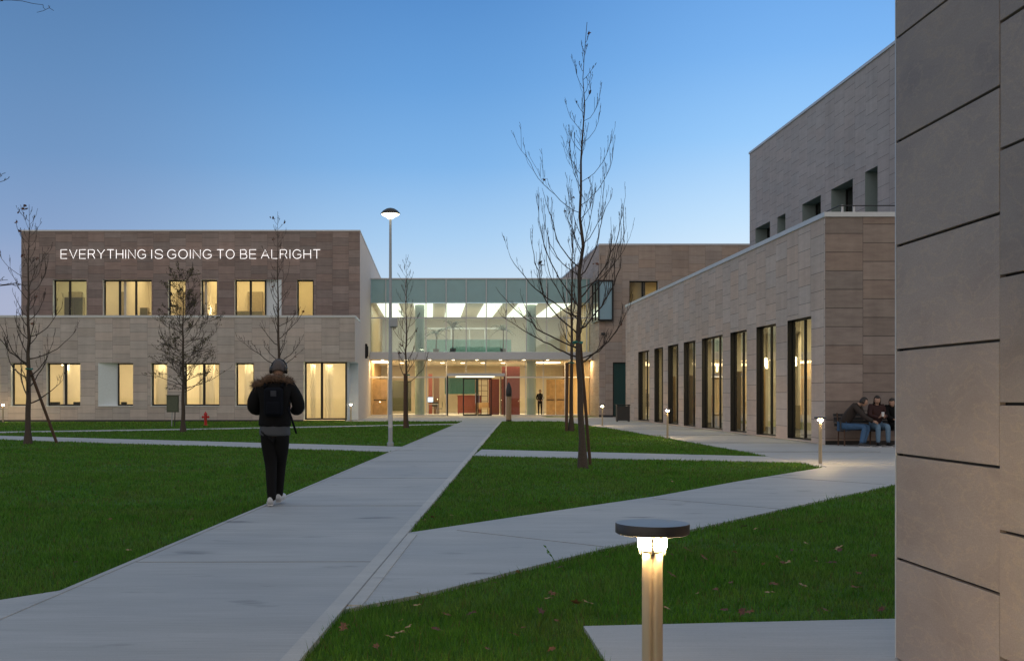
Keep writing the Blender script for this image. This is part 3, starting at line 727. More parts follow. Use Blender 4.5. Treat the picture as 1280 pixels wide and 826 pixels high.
mb = MB(); mb.box(xa(556, 83), xa(598, 83), 83, 83.3, 1.45, 2.7); part(mb, 'inner_window', MT['teal_dark'], be)
mb = MB(); mb.box(bx(464), bx(484), 72.4, 75.5, zl-.06, zl-.012); part(mb, 'lobby_lamp', MT['ceil_warm'], be)
mb = MB(); mb.lathe([(.9, zl-.06), (.9, zl-.012)], 28, (bx(692), 75.4, 0)); part(mb, 'lobby_lamp', MT['ceil_warm'], be)
for k in range(6): mb = MB(); mb.lathe([(.14, zl-.04), (.14, zl-.012)], 12, (bx(500+k*27), 76.5, 0)); part(mb, 'lobby_lamp', MT['ceil_warm'], be)
area('lobby_light', (3, 78, zl-.1), 11, 7, 1000, (1, .78, .41))
area('lobby_light', (8.7, 75.2, zl-.1), 1.6, 2, 120, (1, .70, .30)); area('lobby_light', (-3, 74.6, zl-.1), 1.2, 2, 70, (1, .76, .36))
area('hall_light', (3, 79, zc-.1), 12, 10, 560, (1, .95, .80))
area('canopy_light', (XC-.35, YB2-.75, Z_S0-.06), .3, .6, 85, (1, .64, .28)); area('canopy_light', (XR+.35, YB2-.75, Z_S0-.06), .3, .6, 50, (1, .66, .30))
for k in range(4): area('canopy_light', (x0b+1.4+k*3.9, YB2-.6, Z_S0-.06), 1.2, .3, 17, (1, .66, .30))

# ================================================================ CORNER BUILDING (behind the big tree)
YC = 67.5; ZC = 10.82
bc = thing('corner_building', 'two storey stone clad building behind the tall bare tree with projecting corner window', 'building', (XC+3, YC, 0))
FCf = Frame((0, YC, 0), (1, 0, 0), (0, -1, 0)); FCs = Frame((XC, 0, 0), (0, 1, 0), (-1, 0, 0))
cx = lambda p: xa(p, YC)
hb = (XC, cx(766), za(401.5, YC), za(350.5, YC)); hw = (cx(786.7), cx(823), za(402, YC), za(351, YC)); hp = (cx(766), cx(788.6), .02, za(452.7, YC))
mb = MB(); FCf.wall(mb, XC, 34, 0, ZC-.1, [hb, hw, hp]); FCs.wall(mb, YC, 95, 0, ZC-.1, [(YC, 69.9, hb[2], hb[3])])
part(mb, 'wall', MT['stone_corner'], bc)
mb = MB(); mb.box(XC-.03, 34, YC-.03, YC+.25, ZC-.1, ZC); mb.box(XC-.03, XC+.25, YC+.25, 95, ZC-.1, ZC); part(mb, 'coping', MT['alu'], bc)
mb = MB(); mb.face([(XC, YC, ZC-.15), (34, YC, ZC-.15), (34, 95, ZC-.15), (XC, 95, ZC-.15)]); part(mb, 'roof', MT['roof'], bc)
mb = MB(); mb.box(XC-.02, cx(766), YC-.02, YC-.003, -.05, .12); part(mb, 'plinth', MT['dark'], bc)
win(FCf, bc, hw, .30, (0, 0), [cx(804)], fw=.07, mat_g='glass', sill=False)
mb = MB(); mb.box(hp[0]-.2, hp[1]+.2, YC+.13, YC+.18, 0, 4); part(mb, 'door_backing', MT['teal_dark'], bc)  # added sheet behind the glass, its teal colour stands in for reflected sky
win(FCf, bc, hp, .12, (0, 0), [], fw=.06, mat_g='glass', mat_r='black', sill=False, name='dark_glazed_door')
# projecting corner window
bx0, bx1, by0, by1, bz0, bz1 = XC-.12, hb[1], YC-.3, 69.85, hb[2], hb[3]
mb = MB(); t = .1
mb.box(bx0, bx1, by0, YC+.2, bz1-t, bz1); mb.box(bx0, bx1, by0, YC+.2, bz0, bz0+t)
mb.box(bx0, XC+.2, YC+.2, by1, bz1-t, bz1); mb.box(bx0, XC+.2, YC+.2, by1, bz0, bz0+t)
for x, y in ((bx0, by0), (bx1-t, by0), (bx0, by1-t), (bx0, (by0+by1)/2)): mb.box(x+.001, x+t-.001, y+.001, y+t-.001, bz0+t, bz1-t)
cw = part(mb, 'corner_window', MT['black'], bc)
mb = MB(); mb.face([(bx0+.1, by0+.05, bz0+t), (bx1-t, by0+.05, bz0+t), (bx1-t, by0+.05, bz1-t), (bx0+.1, by0+.05, bz1-t)]); mb.build('pane', MT['sky_tint_pane'], cw)
mb = MB(); mb.face([(bx0+.05, by0+.1, bz0+t), (bx0+.05, by1-t, bz0+t), (bx0+.05, by1-t, bz1-t), (bx0+.05, by0+.1, bz1-t)]); mb.build('side_pane', MT['glass_green'], cw)
roomp(bc, XC+.25, 13.3, YC+.35, 73, 5.8, 8.9, openface=('y0', 'x0')); roomp(bc, 13.4, 20, YC+.4, 72.5, 5.7, 8.9)
area('room_light', (16, 70, 8.8), 4, 3, 48, (1, .74, .30)); area('room_light', (11.8, 70.5, 8.8), 1, 2, 9, (1, .74, .34))
mb = MB(); mb.lathe([(.02, 0), (.11, .02), (.13, .1), (.12, .16)], 14, (cx(750.5)+.15, YC-.14, za(418, YC)-.06)); o = mb.build('security_camera', MT['dark'], None, smooth='auto'); tag(o, 'small dark dome camera on the stone wall below the corner window', 'camera')
FSx = Frame((XR, 0, 0), (0, 1, 0), (1, 0, 0))
mb = MB(); mb.box(XR+.003, XR+.14, 65.6, 66.0, za(448, 66), za(430, 66)); mb.box(XR+.141, XR+.19, 65.65, 65.95, za(446, 66), za(433, 66)); o = mb.build('wall_speaker', MT['black'], None, bevel=.01); tag(o, 'black box speaker on the pale side wall next to the entrance', 'speaker')

# ================================================================ LONG WING
XW, YW, ZW = 10.85, 29.8, 6.40
bw = thing('long_wing', 'long low stone wing with a row of tall dark framed windows', 'building', (XW+4, 45, 0))
FW = Frame((XW, 0, 0), (0, 1, 0), (-1, 0, 0)); FWf = Frame((0, YW, 0), (1, 0, 0), (0, -1, 0))
wy = lambda p: XW*F/(p-VX)
wpx = [(797.8, 811.6, 1), (817.9, 828.8, 1), (834.9, 848, 1), (854.7, 869.3, 1), (877.3, 903.2, 2), (912.9, 933.4, 1), (945.5, 969.8, 1), (984.3, 1014.1, 1)]
ZH = 3.62
hol = [(wy(b), wy(a), .05, ZH) for a, b, _ in wpx]
mb = MB(); FW.wall(mb, YW, 60.5, 0, ZW-.13, hol); part(mb, 'window_wall', MT['stone_wing'], bw)
mb = MB(); FWf.wall(mb, XW, 34, .1, ZW-.13); part(mb, 'end_wall', MT['stone_wing_shaded'], bw); mb = MB(); mb.face([(XW, 60.5, 0), (34, 60.5, 0), (34, 60.5, ZW-.13), (XW, 60.5, ZW-.13)]); part(mb, 'rear_wall', MT['stone_wing_shaded'], bw)
mb = MB(); mb.box(XW-.04, 34, YW-.04, YW+.3, ZW-.13, ZW); mb.box(XW-.04, XW+.3, YW+.3, 60.5, ZW-.13, ZW); part(mb, 'coping', MT['alu_pale'], bw)
mb = MB(); mb.face([(XW, YW, ZW-.2), (34, YW, ZW-.2), (34, 60.5, ZW-.2), (XW, 60.5, ZW-.2)]); part(mb, 'roof', MT['roof'], bw)
mb = MB(); mb.box(XW+.02, 34, YW+.02, YW+.06, -.05, .1); part(mb, 'plinth', MT['black'], bw)
for (a, b, m), hh in zip(wpx, hol):
    wd_ = hh[1]-hh[0]
    win(FW, bw, hh, .23, (0, 0), [hh[0]+wd_*(k+1)/(m+1) for k in range(m)], fw=.045, mat_r='black', mat_g='glass_wing', sill=False, name='tall_window', depth=.07)
mb = MB(); xr0, xr1 = XW+.35, 15.2
mb.m = 1; mb.face([(xr0, YW+.4, .03), (xr1, YW+.4, .03), (xr1, 60, .03), (xr0, 60, .03)])
mb.m = 2; mb.face([(xr0, YW+.4, 3.9), (xr1, YW+.4, 3.9), (xr1, 60, 3.9), (xr0, 60, 3.9)])
mb.m = 0; mb.face([(xr1, YW+.4, 0), (xr1, 60, 0), (xr1, 60, 3.9), (xr1, YW+.4, 3.9)])
mb.face([(xr0, YW+.4, 0), (xr1, YW+.4, 0), (xr1, YW+.4, 3.9), (xr0, YW+.4, 3.9)]); mb.face([(xr0, 60, 0), (xr1, 60, 0), (xr1, 60, 3.9), (xr0, 60, 3.9)])
for y in (36.7, 45.3, 52.0): mb.box(xr0+1.4, xr1-.01, y, y+.15, .035, 3.89)
mb.m = 4; mb.box(xr1-.56, xr1-.52, YW+.5, 59.9, .035, .95)
mb.m = 0
for y in (31.6, 32.4, 34.6, 37.6, 38.9, 41.6, 43.0, 45.0, 47.2, 49.1, 51.5, 53.3, 55.4): mb.box(xr1-.5, xr1-.3, y, y+.35, .035, 3.89)
mb.m = 3
for y in (39.9, 42.4, 46.2, 50.4, 54.6): mb.box(12.2, 12.32, y, y+.9, .035, 2.3)
part(mb, 'hall', [MT['room'], MT['dark'], MT['white'], MT['wood'], MT['inner_door']], bw)
for k, (y, x) in enumerate(((33, 13.5), (35.3, 13.4), (38.4, 12.6), (40.4, 13.6), (41.4, 12.8), (42.2, 13.6), (43.2, 12.8), (44.2, 13.7), (47, 13.2), (50, 13.2), (54, 13.2), (57, 13.2))):
    pl = thing('pendant_lamp', 'warm lit pendant lamp hanging behind the tall windows of the wing', 'pendant lamp', (x, y, 2.5), 0, 'pendant lamps hanging in the wing')
    mb = MB(); mb.lathe([(.01, -.06), (.05, -.05), (.055, .26), (.01, .30)], 12); mb.build('lamp_shade', MT['ceil_warm'], pl, smooth='auto')
    mb = MB(); mb.box(-.008, .008, -.008, .008, .305, 1.39); mb.build('cord', MT['black'], pl)
for y, p in ((33.3, 125), (41, 240), (48.5, 120), (56, 130)): area('wing_light', (13.2, y, 3.8), 2.5, 4.5, p, (1, .78, .43))
mb = MB(); mb.box(xr1-.05, xr1-.01, 38.2, 38.9, 1.2, 2.1); mb.box(xr1-.05, xr1-.01, 34.0, 34.5, 1.3, 1.75); part(mb, 'wall_picture', MT['red'], bw)

# ---- terrace railing
rl = thing('terrace_railing', 'thin metal railing with glass posts along the roof terrace edge', 'railing', (14, 33, ZW-.2))
mb = MB()
for z in (6.86, 7.14): mb.tube([(12.45, 45, z), (12.45, 33, z), (24, 33, z)], .018, 6)
part(mb, 'rail', MT['dark'], rl)
for x, y in ((12.55, 33), (12.9, 33), (15.2, 33), (17.6, 33), (20, 33), (22.4, 33), (12.45, 36), (12.45, 39), (12.45, 42)):
    mb = MB(); mb.box(x-.03, x+.03, y+.02, y+.05, ZW-.2, 7.17); part(mb, 'post', MT['alu_pale'], rl)

# ================================================================ TOWER BLOCK
XT, YT0, YT1, ZT = 15.5, 32.5, 52.7, 13.2
bt = thing('upper_block', 'tall grey stone block with deep set windows rising behind the wing', 'building', (XT+5, 44, ZW-.2))
FT = Frame((XT, 0, 0), (0, 1, 0), (-1, 0, 0))
ty = lambda p: XT*F/(p-VX)
tw = [(944.3, 962.5), (971.6, 981.8), (1002.8, 1026), (1039, 1066), (1081.3, 1097)]
ht = [(ty(b), ty(a), 6.5, 9.33) for a, b in tw]
mb = MB(); FT.wall(mb, YT0, YT1, ZW-.2, ZT-.1, ht)
Fq = Frame((0, YT0, 0), (1, 0, 0), (0, -1, 0)); Fq.wall(mb, XT, 34, ZW-.2, ZT-.1); Fq.O.y = YT1; Fq.wall(mb, XT, 34, ZW-.2, ZT-.1)
part(mb, 'wall', MT['stone_tower'], bt)
mb = MB(); mb.box(XT-.04, XT+.3, YT0, YT1+.04, ZT-.1, ZT); mb.box(XT+.3, 34, YT1-.26, YT1+.04, ZT-.1, ZT); mb.box(XT+.3, 34, YT0-.04, YT0+.3, ZT-.1, ZT); part(mb, 'coping', MT['alu_pale'], bt)
mb = MB(); mb.face([(XT, YT0, ZT-.2), (34, YT0, ZT-.2), (34, YT1, ZT-.2), (XT, YT1, ZT-.2)]); part(mb, 'roof', MT['roof'], bt)
MT['reveal_teal'] = simple('reveal_teal', (.30, .37, .36), .5, 0, .05)
for hh in ht: win(FT, bt, hh, .62, (0, 0), [], fw=.06, mat_g='glass_dark', mat_r='reveal_teal', sill=False, name='deep_window')
mb = MB(); mb.face([(XT+.9, YT0+1, 6.4), (XT+.9, YT1-1, 6.4), (XT+.9, YT1-1, 10), (XT+.9, YT0+1, 10)]); part(mb, 'inner_wall', MT['dark'], bt)

# ================================================================ NEAR WALL
XN, YN = 2.385, 5.556
bn = thing('corner_wall', 'close stone clad wall corner of large sandstone panels with dark open joints', 'wall', (XN+2, 3, 0))
mb = MB(); mb.box(XN+.03, 9, -6, YN-.03, -.05, 7.5); part(mb, 'wall_core', MT['black'], bn)
def near_stone():
    m, nt, out = new_mat('sandstone_panel')
    geo = N(nt, 'ShaderNodeNewGeometry'); tc = N(nt, 'ShaderNodeTexCoord').outputs['Object']
    r = geo.outputs['Random Per Island']
    sh = N(nt, 'ShaderNodeCombineXYZ'); nt.links.new(M(nt, 'MULTIPLY', r, 37.0), sh.inputs[0]); nt.links.new(M(nt, 'MULTIPLY', r, 91.0), sh.inputs[2])
    ad = N(nt, 'ShaderNodeVectorMath'); ad.operation = 'ADD'; nt.links.new(tc, ad.inputs[0]); nt.links.new(sh.outputs[0], ad.inputs[1])
    v = ad.outputs[0]
    dist = N(nt, 'ShaderNodeTexNoise'); dist.inputs['Scale'].default_value = 1.3; dist.inputs['Detail'].default_value = 3; nt.links.new(v, dist.inputs['Vector'])
    vv = N(nt, 'ShaderNodeVectorMath'); vv.operation = 'MULTIPLY_ADD'; nt.links.new(dist.outputs['Color'], vv.inputs[0]); vv.inputs[1].default_value = (.22, .22, .30); nt.links.new(v, vv.inputs[2])
    bands = NOISE(nt, VMUL(nt, vv.outputs[0], (1, 1.0, 2.2)), 1.5, 7, .6)
    vein = NOISE(nt, VMUL(nt, vv.outputs[0], (2, 2.0, 5)), 2.2, 5, .55)
    fine = NOISE(nt, tc, 130, 3, .7); grain = NOISE(nt, VMUL(nt, tc, (1, 3, 20)), 14, 4, .6)
    c = RAMP(nt, bands, [(.25, (.265, .215, .182, 1)), (.45, (.335, .283, .248, 1)), (.6, (.365, .312, .276, 1)), (.78, (.285, .232, .198, 1))])
    c = MIX(nt, RNG(nt, M(nt, 'ABSOLUTE', M(nt, 'SUBTRACT', vein, .5)), .0, .03, .42, 0), c, (.46, .36, .27, 1))
    f = M(nt, 'MULTIPLY', RNG(nt, fine, .3, .7, .88, 1.10), M(nt, 'MULTIPLY', RNG(nt, grain, .3, .7, .95, 1.05), RNG(nt, r, 0, 1, .9, 1.1)))
    s = N(nt, 'ShaderNodeVectorMath'); s.operation = 'SCALE'; nt.links.new(c, s.inputs[0]); nt.links.new(f, s.inputs['Scale'])
    bsdf(nt, out, s.outputs[0], RNG(nt, bands, .3, .7, .5, .72), 0, M(nt, 'ADD', fine, grain), .25, .35, .003)
    return m
MT['sandstone'] = near_stone()
mb = MB(); gj = .0065; rj = random.Random(8)
for k in range(9):
    y1 = YN-1.019*k-(0 if k else .004); y0 = YN-1.019*(k+1)
    zz = -.018+(0 if k % 2 == 0 else -.2665)
    j = 0
    while zz < 7.4:
        za0, za1 = max(zz, 0)+gj, min(zz+.533, 7.5)-gj
        ofs = rj.uniform(-.0016, .0016)
        if za1-za0 > .05: mb.box(XN+ofs, XN+.028+ofs, y0+.0025, y1-.0025, za0, za1)
        zz += .533
part(mb, 'side_cladding', MT['sandstone'], bn, bevel=.0015)
mb = MB()
for k in range(6):
    zz = -.018+(0 if k % 2 else -.2665)
    while zz < 7.4:
        za0, za1 = max(zz, 0)+gj, min(zz+.533, 7.5)-gj
        if za1-za0 > .05: mb.box(XN+.032+1.1*k, XN+.028+1.1*(k+1), YN-.028, YN, za0, za1)
        zz += .533
part(mb, 'end_cladding', MT['sandstone'], bn, bevel=.0015)
mb = MB(); mb.box(XN+.001, XN+.014, YN+.001, YN+.010, 0, 7.5); part(mb, 'corner_trim', MT['alu_pale'], bn)
mb = MB(); mb.box(XN+.008, XN+.0295, YN-.027, YN-.0005, 0, 7.5); part(mb, 'joint_backing', MT['black'], bn)
# ================================================================ BOLLARDS
def bollard_proto():
    t = thing('bollard_light', 'x', 'bollard light', (0, 0, 0))
    mb = MB(); R = .0385; n = 48; prof = []
    R = .0355; n = 96
    for k in range(n):                                  # round post with four deep grooves in line with the lamp ribs
        g = 2*pi*k/n; dl = (g+pi/4) % (pi/2)-pi/4; r = R*(1-.34*math.exp(-(dl/.20)**2)); prof.append((r*cos(g-pi/2-.17), r*sin(g-pi/2-.17)))
    vs = [(x, y, 0) for x, y in prof]+[(x, y, .842) for x, y in prof]
    mb.raw(vs, [(k, (k+1) % n, n+(k+1) % n, n+k) for k in range(n)]+[tuple(range(n, 2*n))])
    part(mb, 'post', MT['bronze'], t, smooth='auto')
    mb = MB(); mb.lathe([(.09, -.005), (.09, .006), (.05, .009)], 24); part(mb, 'base_plate', MT['bronze_dark'], t)
    for s in range(4):                                  # four lit lenses between the ribs
        g0 = pi/2*s-pi/2-.17+.17; g1 = g0+pi/2-.34; mb = MB(); vs = []; m = 8
        for k in range(m+1):
            g = g0+(g1-g0)*k/m
            for r, z in ((.030, .858), (.0455, .858), (.0465, .892), (.030, .892)): vs.append((r*cos(g), r*sin(g), z))
        fs = [(4*k+a, 4*(k+1)+a, 4*(k+1)+(a+1) % 4, 4*k+(a+1) % 4) for k in range(m) for a in range(4)]+[(0, 1, 2, 3), (4*m+3, 4*m+2, 4*m+1, 4*m)]
        mb.raw(vs, fs); part(mb, 'lens', MT['lamp_warm'], t)
    mb = MB()
    for s in range(4):
        g = pi/2*s-pi/2-.17; c, q = cos(g), sin(g)
        mb.hexa([(c*.01-q*.004, q*.01+c*.004, .835), (c*.042-q*.004, q*.042+c*.004, .835), (c*.042+q*.004, q*.042-c*.004, .835), (c*.01+q*.004, q*.01-c*.004, .835),
                 (c*.01-q*.004, q*.01+c*.004, .905), (c*.046-q*.004, q*.046+c*.004, .905), (c*.046+q*.004, q*.046-c*.004, .905), (c*.01+q*.004, q*.01-c*.004, .905)])
    mb.lathe([(.0, .8425), (.034, .8425), (.0375, .848), (.0375, .856), (.0, .856)], 32); mb.lathe([(.02, .85), (.02, .905)], 12)
    part(mb, 'lens_rib', MT['bronze_dark'], t)
    mb = MB(); mb.lathe([(.0, .902), (.112, .902), (.1185, .906), (.1185, .934), (.1165, .937)], 64); mb.m = 1; mb.lathe([(.1165, .937), (.10, .939), (.0, .940)], 64)
    part(mb, 'cap', [MT['bronze_dark'], MT['bronze_top']], t, smooth='auto')
    l = bpy.data.lights.new('bollard_glow', 'POINT'); l.energy = 5.0; l.color = (1, .70, .36); l.shadow_soft_size = .03
    return t
bp = bollard_proto()
BG = 'bronze bollard lights along the paths'
for i, (x, y, lab) in enumerate((
    (.714, 3.5, 'large near bronze bollard light with round flat cap glowing in the foreground'),
    (7.73, 21.5, 'bollard light at the pointed lawn tip where the diagonal path meets the wing paving'),
    (7.5, 34.4, 'bollard light on the lawn edge in front of the middle windows of the wing'),
    (7.6, 48.2, 'far bollard light on the lawn edge near the corner building'),
    (-4.22, 56.2, 'bollard light at the open corner of the left building beside the entrance'),
    (-21.85, 55.0, 'bollard light in the lawn at the far left end of the left building'))):
    b = bp if i == 0 else copy_tree(bp); b.location = (x, y, -.015 if i else 0); b['label'] = lab; b['group'] = BG

# ================================================================ STREET LAMP
sp = at(488, 557, 29); sp.z = -.02
sl_ = thing('street_lamp', 'tall grey pole street lamp with lit dish head beside the main path', 'street lamp', sp)
mb = MB(); mb.tube([(0, 0, 0), (0, 0, 1.2), (0, 0, 1.25), (0, 0, 6.18)], [.060, .058, .053, .032], 16); part(mb, 'pole', MT['galv'], sl_, smooth='auto').location = (0, 0, 0)
mb = MB(); mb.lathe([(.09, 0), (.09, .10), (.068, .12)], 16); part(mb, 'base_collar', MT['galv'], sl_)
for o in sl_.children: o.matrix_parent_inverse = Matrix.Identity(4)
def lpart(mb, name, mat, par, **k): o = mb.build(name, mat, None, **k); o.parent = par; return o
mb = MB(); mb.lathe([(.05, 6.19), (.22, 6.215), (.265, 6.235), (.262, 6.25), (.20, 6.32), (.11, 6.375), (.03, 6.395)], 28); hd = lpart(mb, 'lamp_head', MT['bronze_dark'], sl_, smooth='auto')
mb = MB(); mb.lathe([(.045, 6.10), (.10, 6.145), (.20, 6.195), (.24, 6.222), (.05, 6.225)], 28); mb.build('diffuser', MT['lamp_street'], hd, smooth=True)
mb = MB(); mb.box(-.02, .19, -.12, .1, 3.20, 3.44); lpart(mb, 'control_box', MT['galv'], sl_, bevel=.02)
mb = MB(); mb.box(-.05, .05, -.075, -.06, .5, .85); lpart(mb, 'inspection_door', MT['alu'], sl_)

# ================================================================ HYDRANT, BOX, TOTEM, BIN
hp_ = at(257, 531, 49); hp_.z = -.02
hy = thing('fire_hydrant', 'small red fire hydrant on the lawn before the left building', 'fire hydrant', hp_); hy.scale = (.82, .82, .88)
mb = MB(); mb.lathe([(.13, 0), (.13, .03), (.085, .05), (.08, .40), (.115, .42), (.115, .46), (.09, .48), (.085, .56)], 20); lpart(mb, 'barrel', MT['hyd'], hy, smooth='auto')
mb = MB(); mb.lathe([(.105, .56), (.105, .59), (.075, .65), (.03, .68), (.028, .72)], 20); lpart(mb, 'bonnet', MT['hyd'], hy, smooth='auto')
for sx_ in (-1, 1):
    mb = MB(); mb.lathe([(.05, .07), (.05, .15), (.065, .15), (.065, .19), (.02, .19), (.02, .215)], 14, (0, 0, .44), Matrix.Rotation(sx_*pi/2, 3, 'Y')); lpart(mb, 'outlet', MT['hyd'], hy, smooth='auto')
mb = MB(); mb.lathe([(.06, .07), (.06, .16), (.02, .16), (.02, .19)], 14, (0, 0, .36), Matrix.Rotation(pi/2, 3, 'X')); lpart(mb, 'front_outlet', MT['hyd'], hy, smooth='auto')

up_ = at(216, 532, 47.5); up_.z = -.02
ub = thing('notice_box', 'olive green square box on two thin posts in the lawn left of the bushy tree', 'notice box', up_)
mb = MB(); mb.box(-.255, .255, -.09, .09, .63, 1.36); nb = lpart(mb, 'box_body', MT['panel_green'], ub, bevel=.01)
mb = MB(); mb.box(-.215, .215, -.098, -.092, .68, 1.31); mb.build('box_door', simple('box_door', (.10, .115, .075), .5), nb)
mb = MB(); mb.box(-.28, .28, -.12, .12, 1.36, 1.385); mb.build('box_lid', MT['panel_green'], nb)
for x in (-.03, .10):
    mb = MB(); mb.tube([(x-.02, 0, 0), (x, 0, .63)], .022, 8); lpart(mb, 'post', MT['galv'] if x < 0 else MT['dark'], ub)

tp = at(636, 526, 57); tp.z = -.02
to = thing('wooden_totem', 'tall narrow wooden post with dark pointed carved top at the end of the main path', 'totem', tp)
mb = MB(); mb.tube([(0, 0, .08), (0, 0, .8), (.01, 0, 1.32)], [.145, .14, .135], 10); lpart(mb, 'post', simple('totem_wood', (.36, .24, .14), .7, 0, .25, 9), to, smooth='auto')
mb = MB(); mb.lathe([(.15, 0), (.15, .08)], 12); lpart(mb, 'foot', MT['black'], to)
mb = MB(); mb.lathe([(.15, 1.32), (.155, 1.55), (.14, 1.72), (.10, 1.88), (.05, 2.0), (.015, 2.05)], 12); lpart(mb, 'carved_top', MT['dark'], to, smooth=True)

bn_ = Vector((xa(778.5, 56), 56, -.012))
lb = thing('litter_bin', 'dark rectangular litter bin standing before the dark glazed door by the wing', 'litter bin', bn_)
mb = MB(); mb.box(-.33, .33, -.22, .22, .06, .80); lpart(mb, 'bin_body', MT['dark'], lb, bevel=.015)
mb = MB(); mb.box(-.35, .35, -.24, .24, .84, .89); lpart(mb, 'lid', MT['black'], lb, bevel=.01)
for x in (-.30, .30):
    mb = MB(); mb.box(x-.02, x+.02, -.2, .2, 0, .839); lpart(mb, 'side_post', MT['black'], lb)

# ================================================================ TREES
def branchy(mb, start, az, inc0, inc1, ln, r0, rr, depth, kids=(3, 6), n=5, leaves=None, lp=0, wob=.09, twig=.45, rmin=.0038):
    seg = max(4, int(ln/.14)); seg = min(seg, 14)
    p = Vector(start); pts = [p.copy()]; rad = [r0]
    a = az; nodes = []
    kx = rr.uniform(-.5, .5)
    for i in range(seg):
        t = (i+1)/seg
        inc = inc0+(inc1-inc0)*t**.8+rr.gauss(0, wob)*1.2
        a += rr.gauss(0, wob)+kx*.13
        dv = Vector((sin(inc)*cos(a), sin(inc)*sin(a), cos(inc)))
        p = p+dv*ln/seg; pts.append(p.copy()); rad.append(max(rmin, r0*(1-t)**.8+rmin*t)); nodes.append((t, p.copy(), inc, a))
    mb.tube(pts, rad, n, cap=False)
    if depth > 0:
        nk = rr.randint(*kids)
        for k in range(nk):
            t, q, inc, a2 = nodes[min(seg-1, int(rr.uniform(.22, .97)*seg))]
            side = rr.choice((-1, 1))*rr.uniform(.5, 1.1)
            branchy(mb, q, a2+side*1.1, max(.15, inc+rr.uniform(-.45, .35)), max(.05, inc1-rr.uniform(0, .35)), ln*twig*rr.uniform(.5, 1.15)*(1.15-t*.6), max(rmin, r0*(1-t)*.55), rr, depth-1, (1, 4), 4, leaves, lp, wob*1.35, twig, rmin)
    if leaves is not None:
        for t, q, inc, a2 in nodes:
            if t > .35 and rr.random() < lp: leaves.append(q)
def leaf_mesh(pts, rr, size, per=(1, 3), spread=.04):
    mb = MB()
    for p in pts:
        for k in range(rr.randint(*per)):
            c = Vector(p)+Vector((rr.gauss(0, spread), rr.gauss(0, spread), -rr.random()*spread*1.3)); s = size*rr.uniform(.6, 1.3)
            u = Vector((rr.gauss(0, 1), rr.gauss(0, 1), rr.gauss(0, 1))).normalized(); v = u.orthogonal().normalized()*s*.42; w = u.cross(v).normalized()*s*.16
            u = u*s
            mb.face([c-u*.5, c-u*.1+v*.8+w, c+u*.25+v*.5, c+u*.6, c+u*.2-v*.55, c-u*.1-v*.8+w])
    return mb
def tree(base, hgt, lean, r0, label, seed, nb, blen, first, inc=(60, 20), leafp=.0, leafsize=.07, leafmat='deadleaf', kids=(3, 6), depth=2, group='young trees on the lawn', per=(1, 3), wig=.02, twig=.45, only=None, rb=.36, rmin=.0032, extra=()):
    rr = random.Random(seed); base = Vector(base)
    t = thing('bare_tree', label, 'tree', base, 0, group)
    n = 16; pts = []; rad = []
    for i in range(n+1):
        f = i/n
        wob = Vector((rr.gauss(0, wig), rr.gauss(0, wig), 0))*(f*(1.2-f)*2.2 if 0 < i < n else 0)
        lx_ = lean(f) if callable(lean) else lean*f
        pts.append(Vector((lx_, 0, hgt*f))+wob); rad.append(max(.005, r0*(1-f)**1.12*(1+.6*max(0, .05-f)/.05)))
    mb = MB(); mb.tube(pts, rad, 10, cap=False); lpart(mb, 'trunk', MT['bark'], t, smooth=True)
    mb = MB(); lv = []
    def along(f):
        k = min(n-1, int(f*n)); q = f*n-k; return pts[k].lerp(pts[k+1], q), rad[k]*(1-q)+rad[k+1]*q
    for i in range(nb):
        f = first+(.97-first)*((i+rr.uniform(-.4, .4))/nb)**.92 if i else first
        f = min(max(f, first), .97)
        p, r = along(f); az = i*2.399+rr.uniform(-.5, .5)
        ln = blen(f)*rr.uniform(.42, 1.15)
        i0 = radians(inc[0])*rr.uniform(.75, 1.25)*(1-.25*f); i1 = radians(inc[1])*rr.uniform(.2, 2.0)
        branchy(mb, p, az, i0, i1, ln, max(.005, r*rb), rr, depth, kids, 5, lv, leafp, twig=twig, rmin=rmin)
    for (f, az, ln, i0, i1) in extra:
        p, r = along(f); branchy(mb, p, radians(az), radians(i0), radians(i1), ln, max(.006, r*.36), rr, 2, (6, 11), 5, lv, leafp, wob=.10, rmin=rmin, twig=.34)
    lpart(mb, 'crown', MT['twig'], t, smooth=True)
    if lv and leafp: lpart(leaf_mesh(lv, rr, leafsize, per), 'foliage', MT[leafmat], t)
    return t
def stake(b, top, r, label, tie=None, tr=.07):
    b, top = Vector(b), Vector(top)
    t = thing('tree_stake', label, 'tree stake', b, 0, 'wooden stakes propping the trees')
    mb = MB(); mb.tube([(0, 0, -.02), top-b], r, 10); lpart(mb, 'pole', MT['stake'], t, smooth='auto')
    if tie is not None:
        mb = MB(); c = Vector(tie)-b
        mb.tube([c+Vector((cos(g)*tr, sin(g)*tr, .012*sin(2*g))) for g in [2*pi*k/14 for k in range(15)]], .02, 6); lpart(mb, 'tie_strap', MT['tie'], t)
    return t

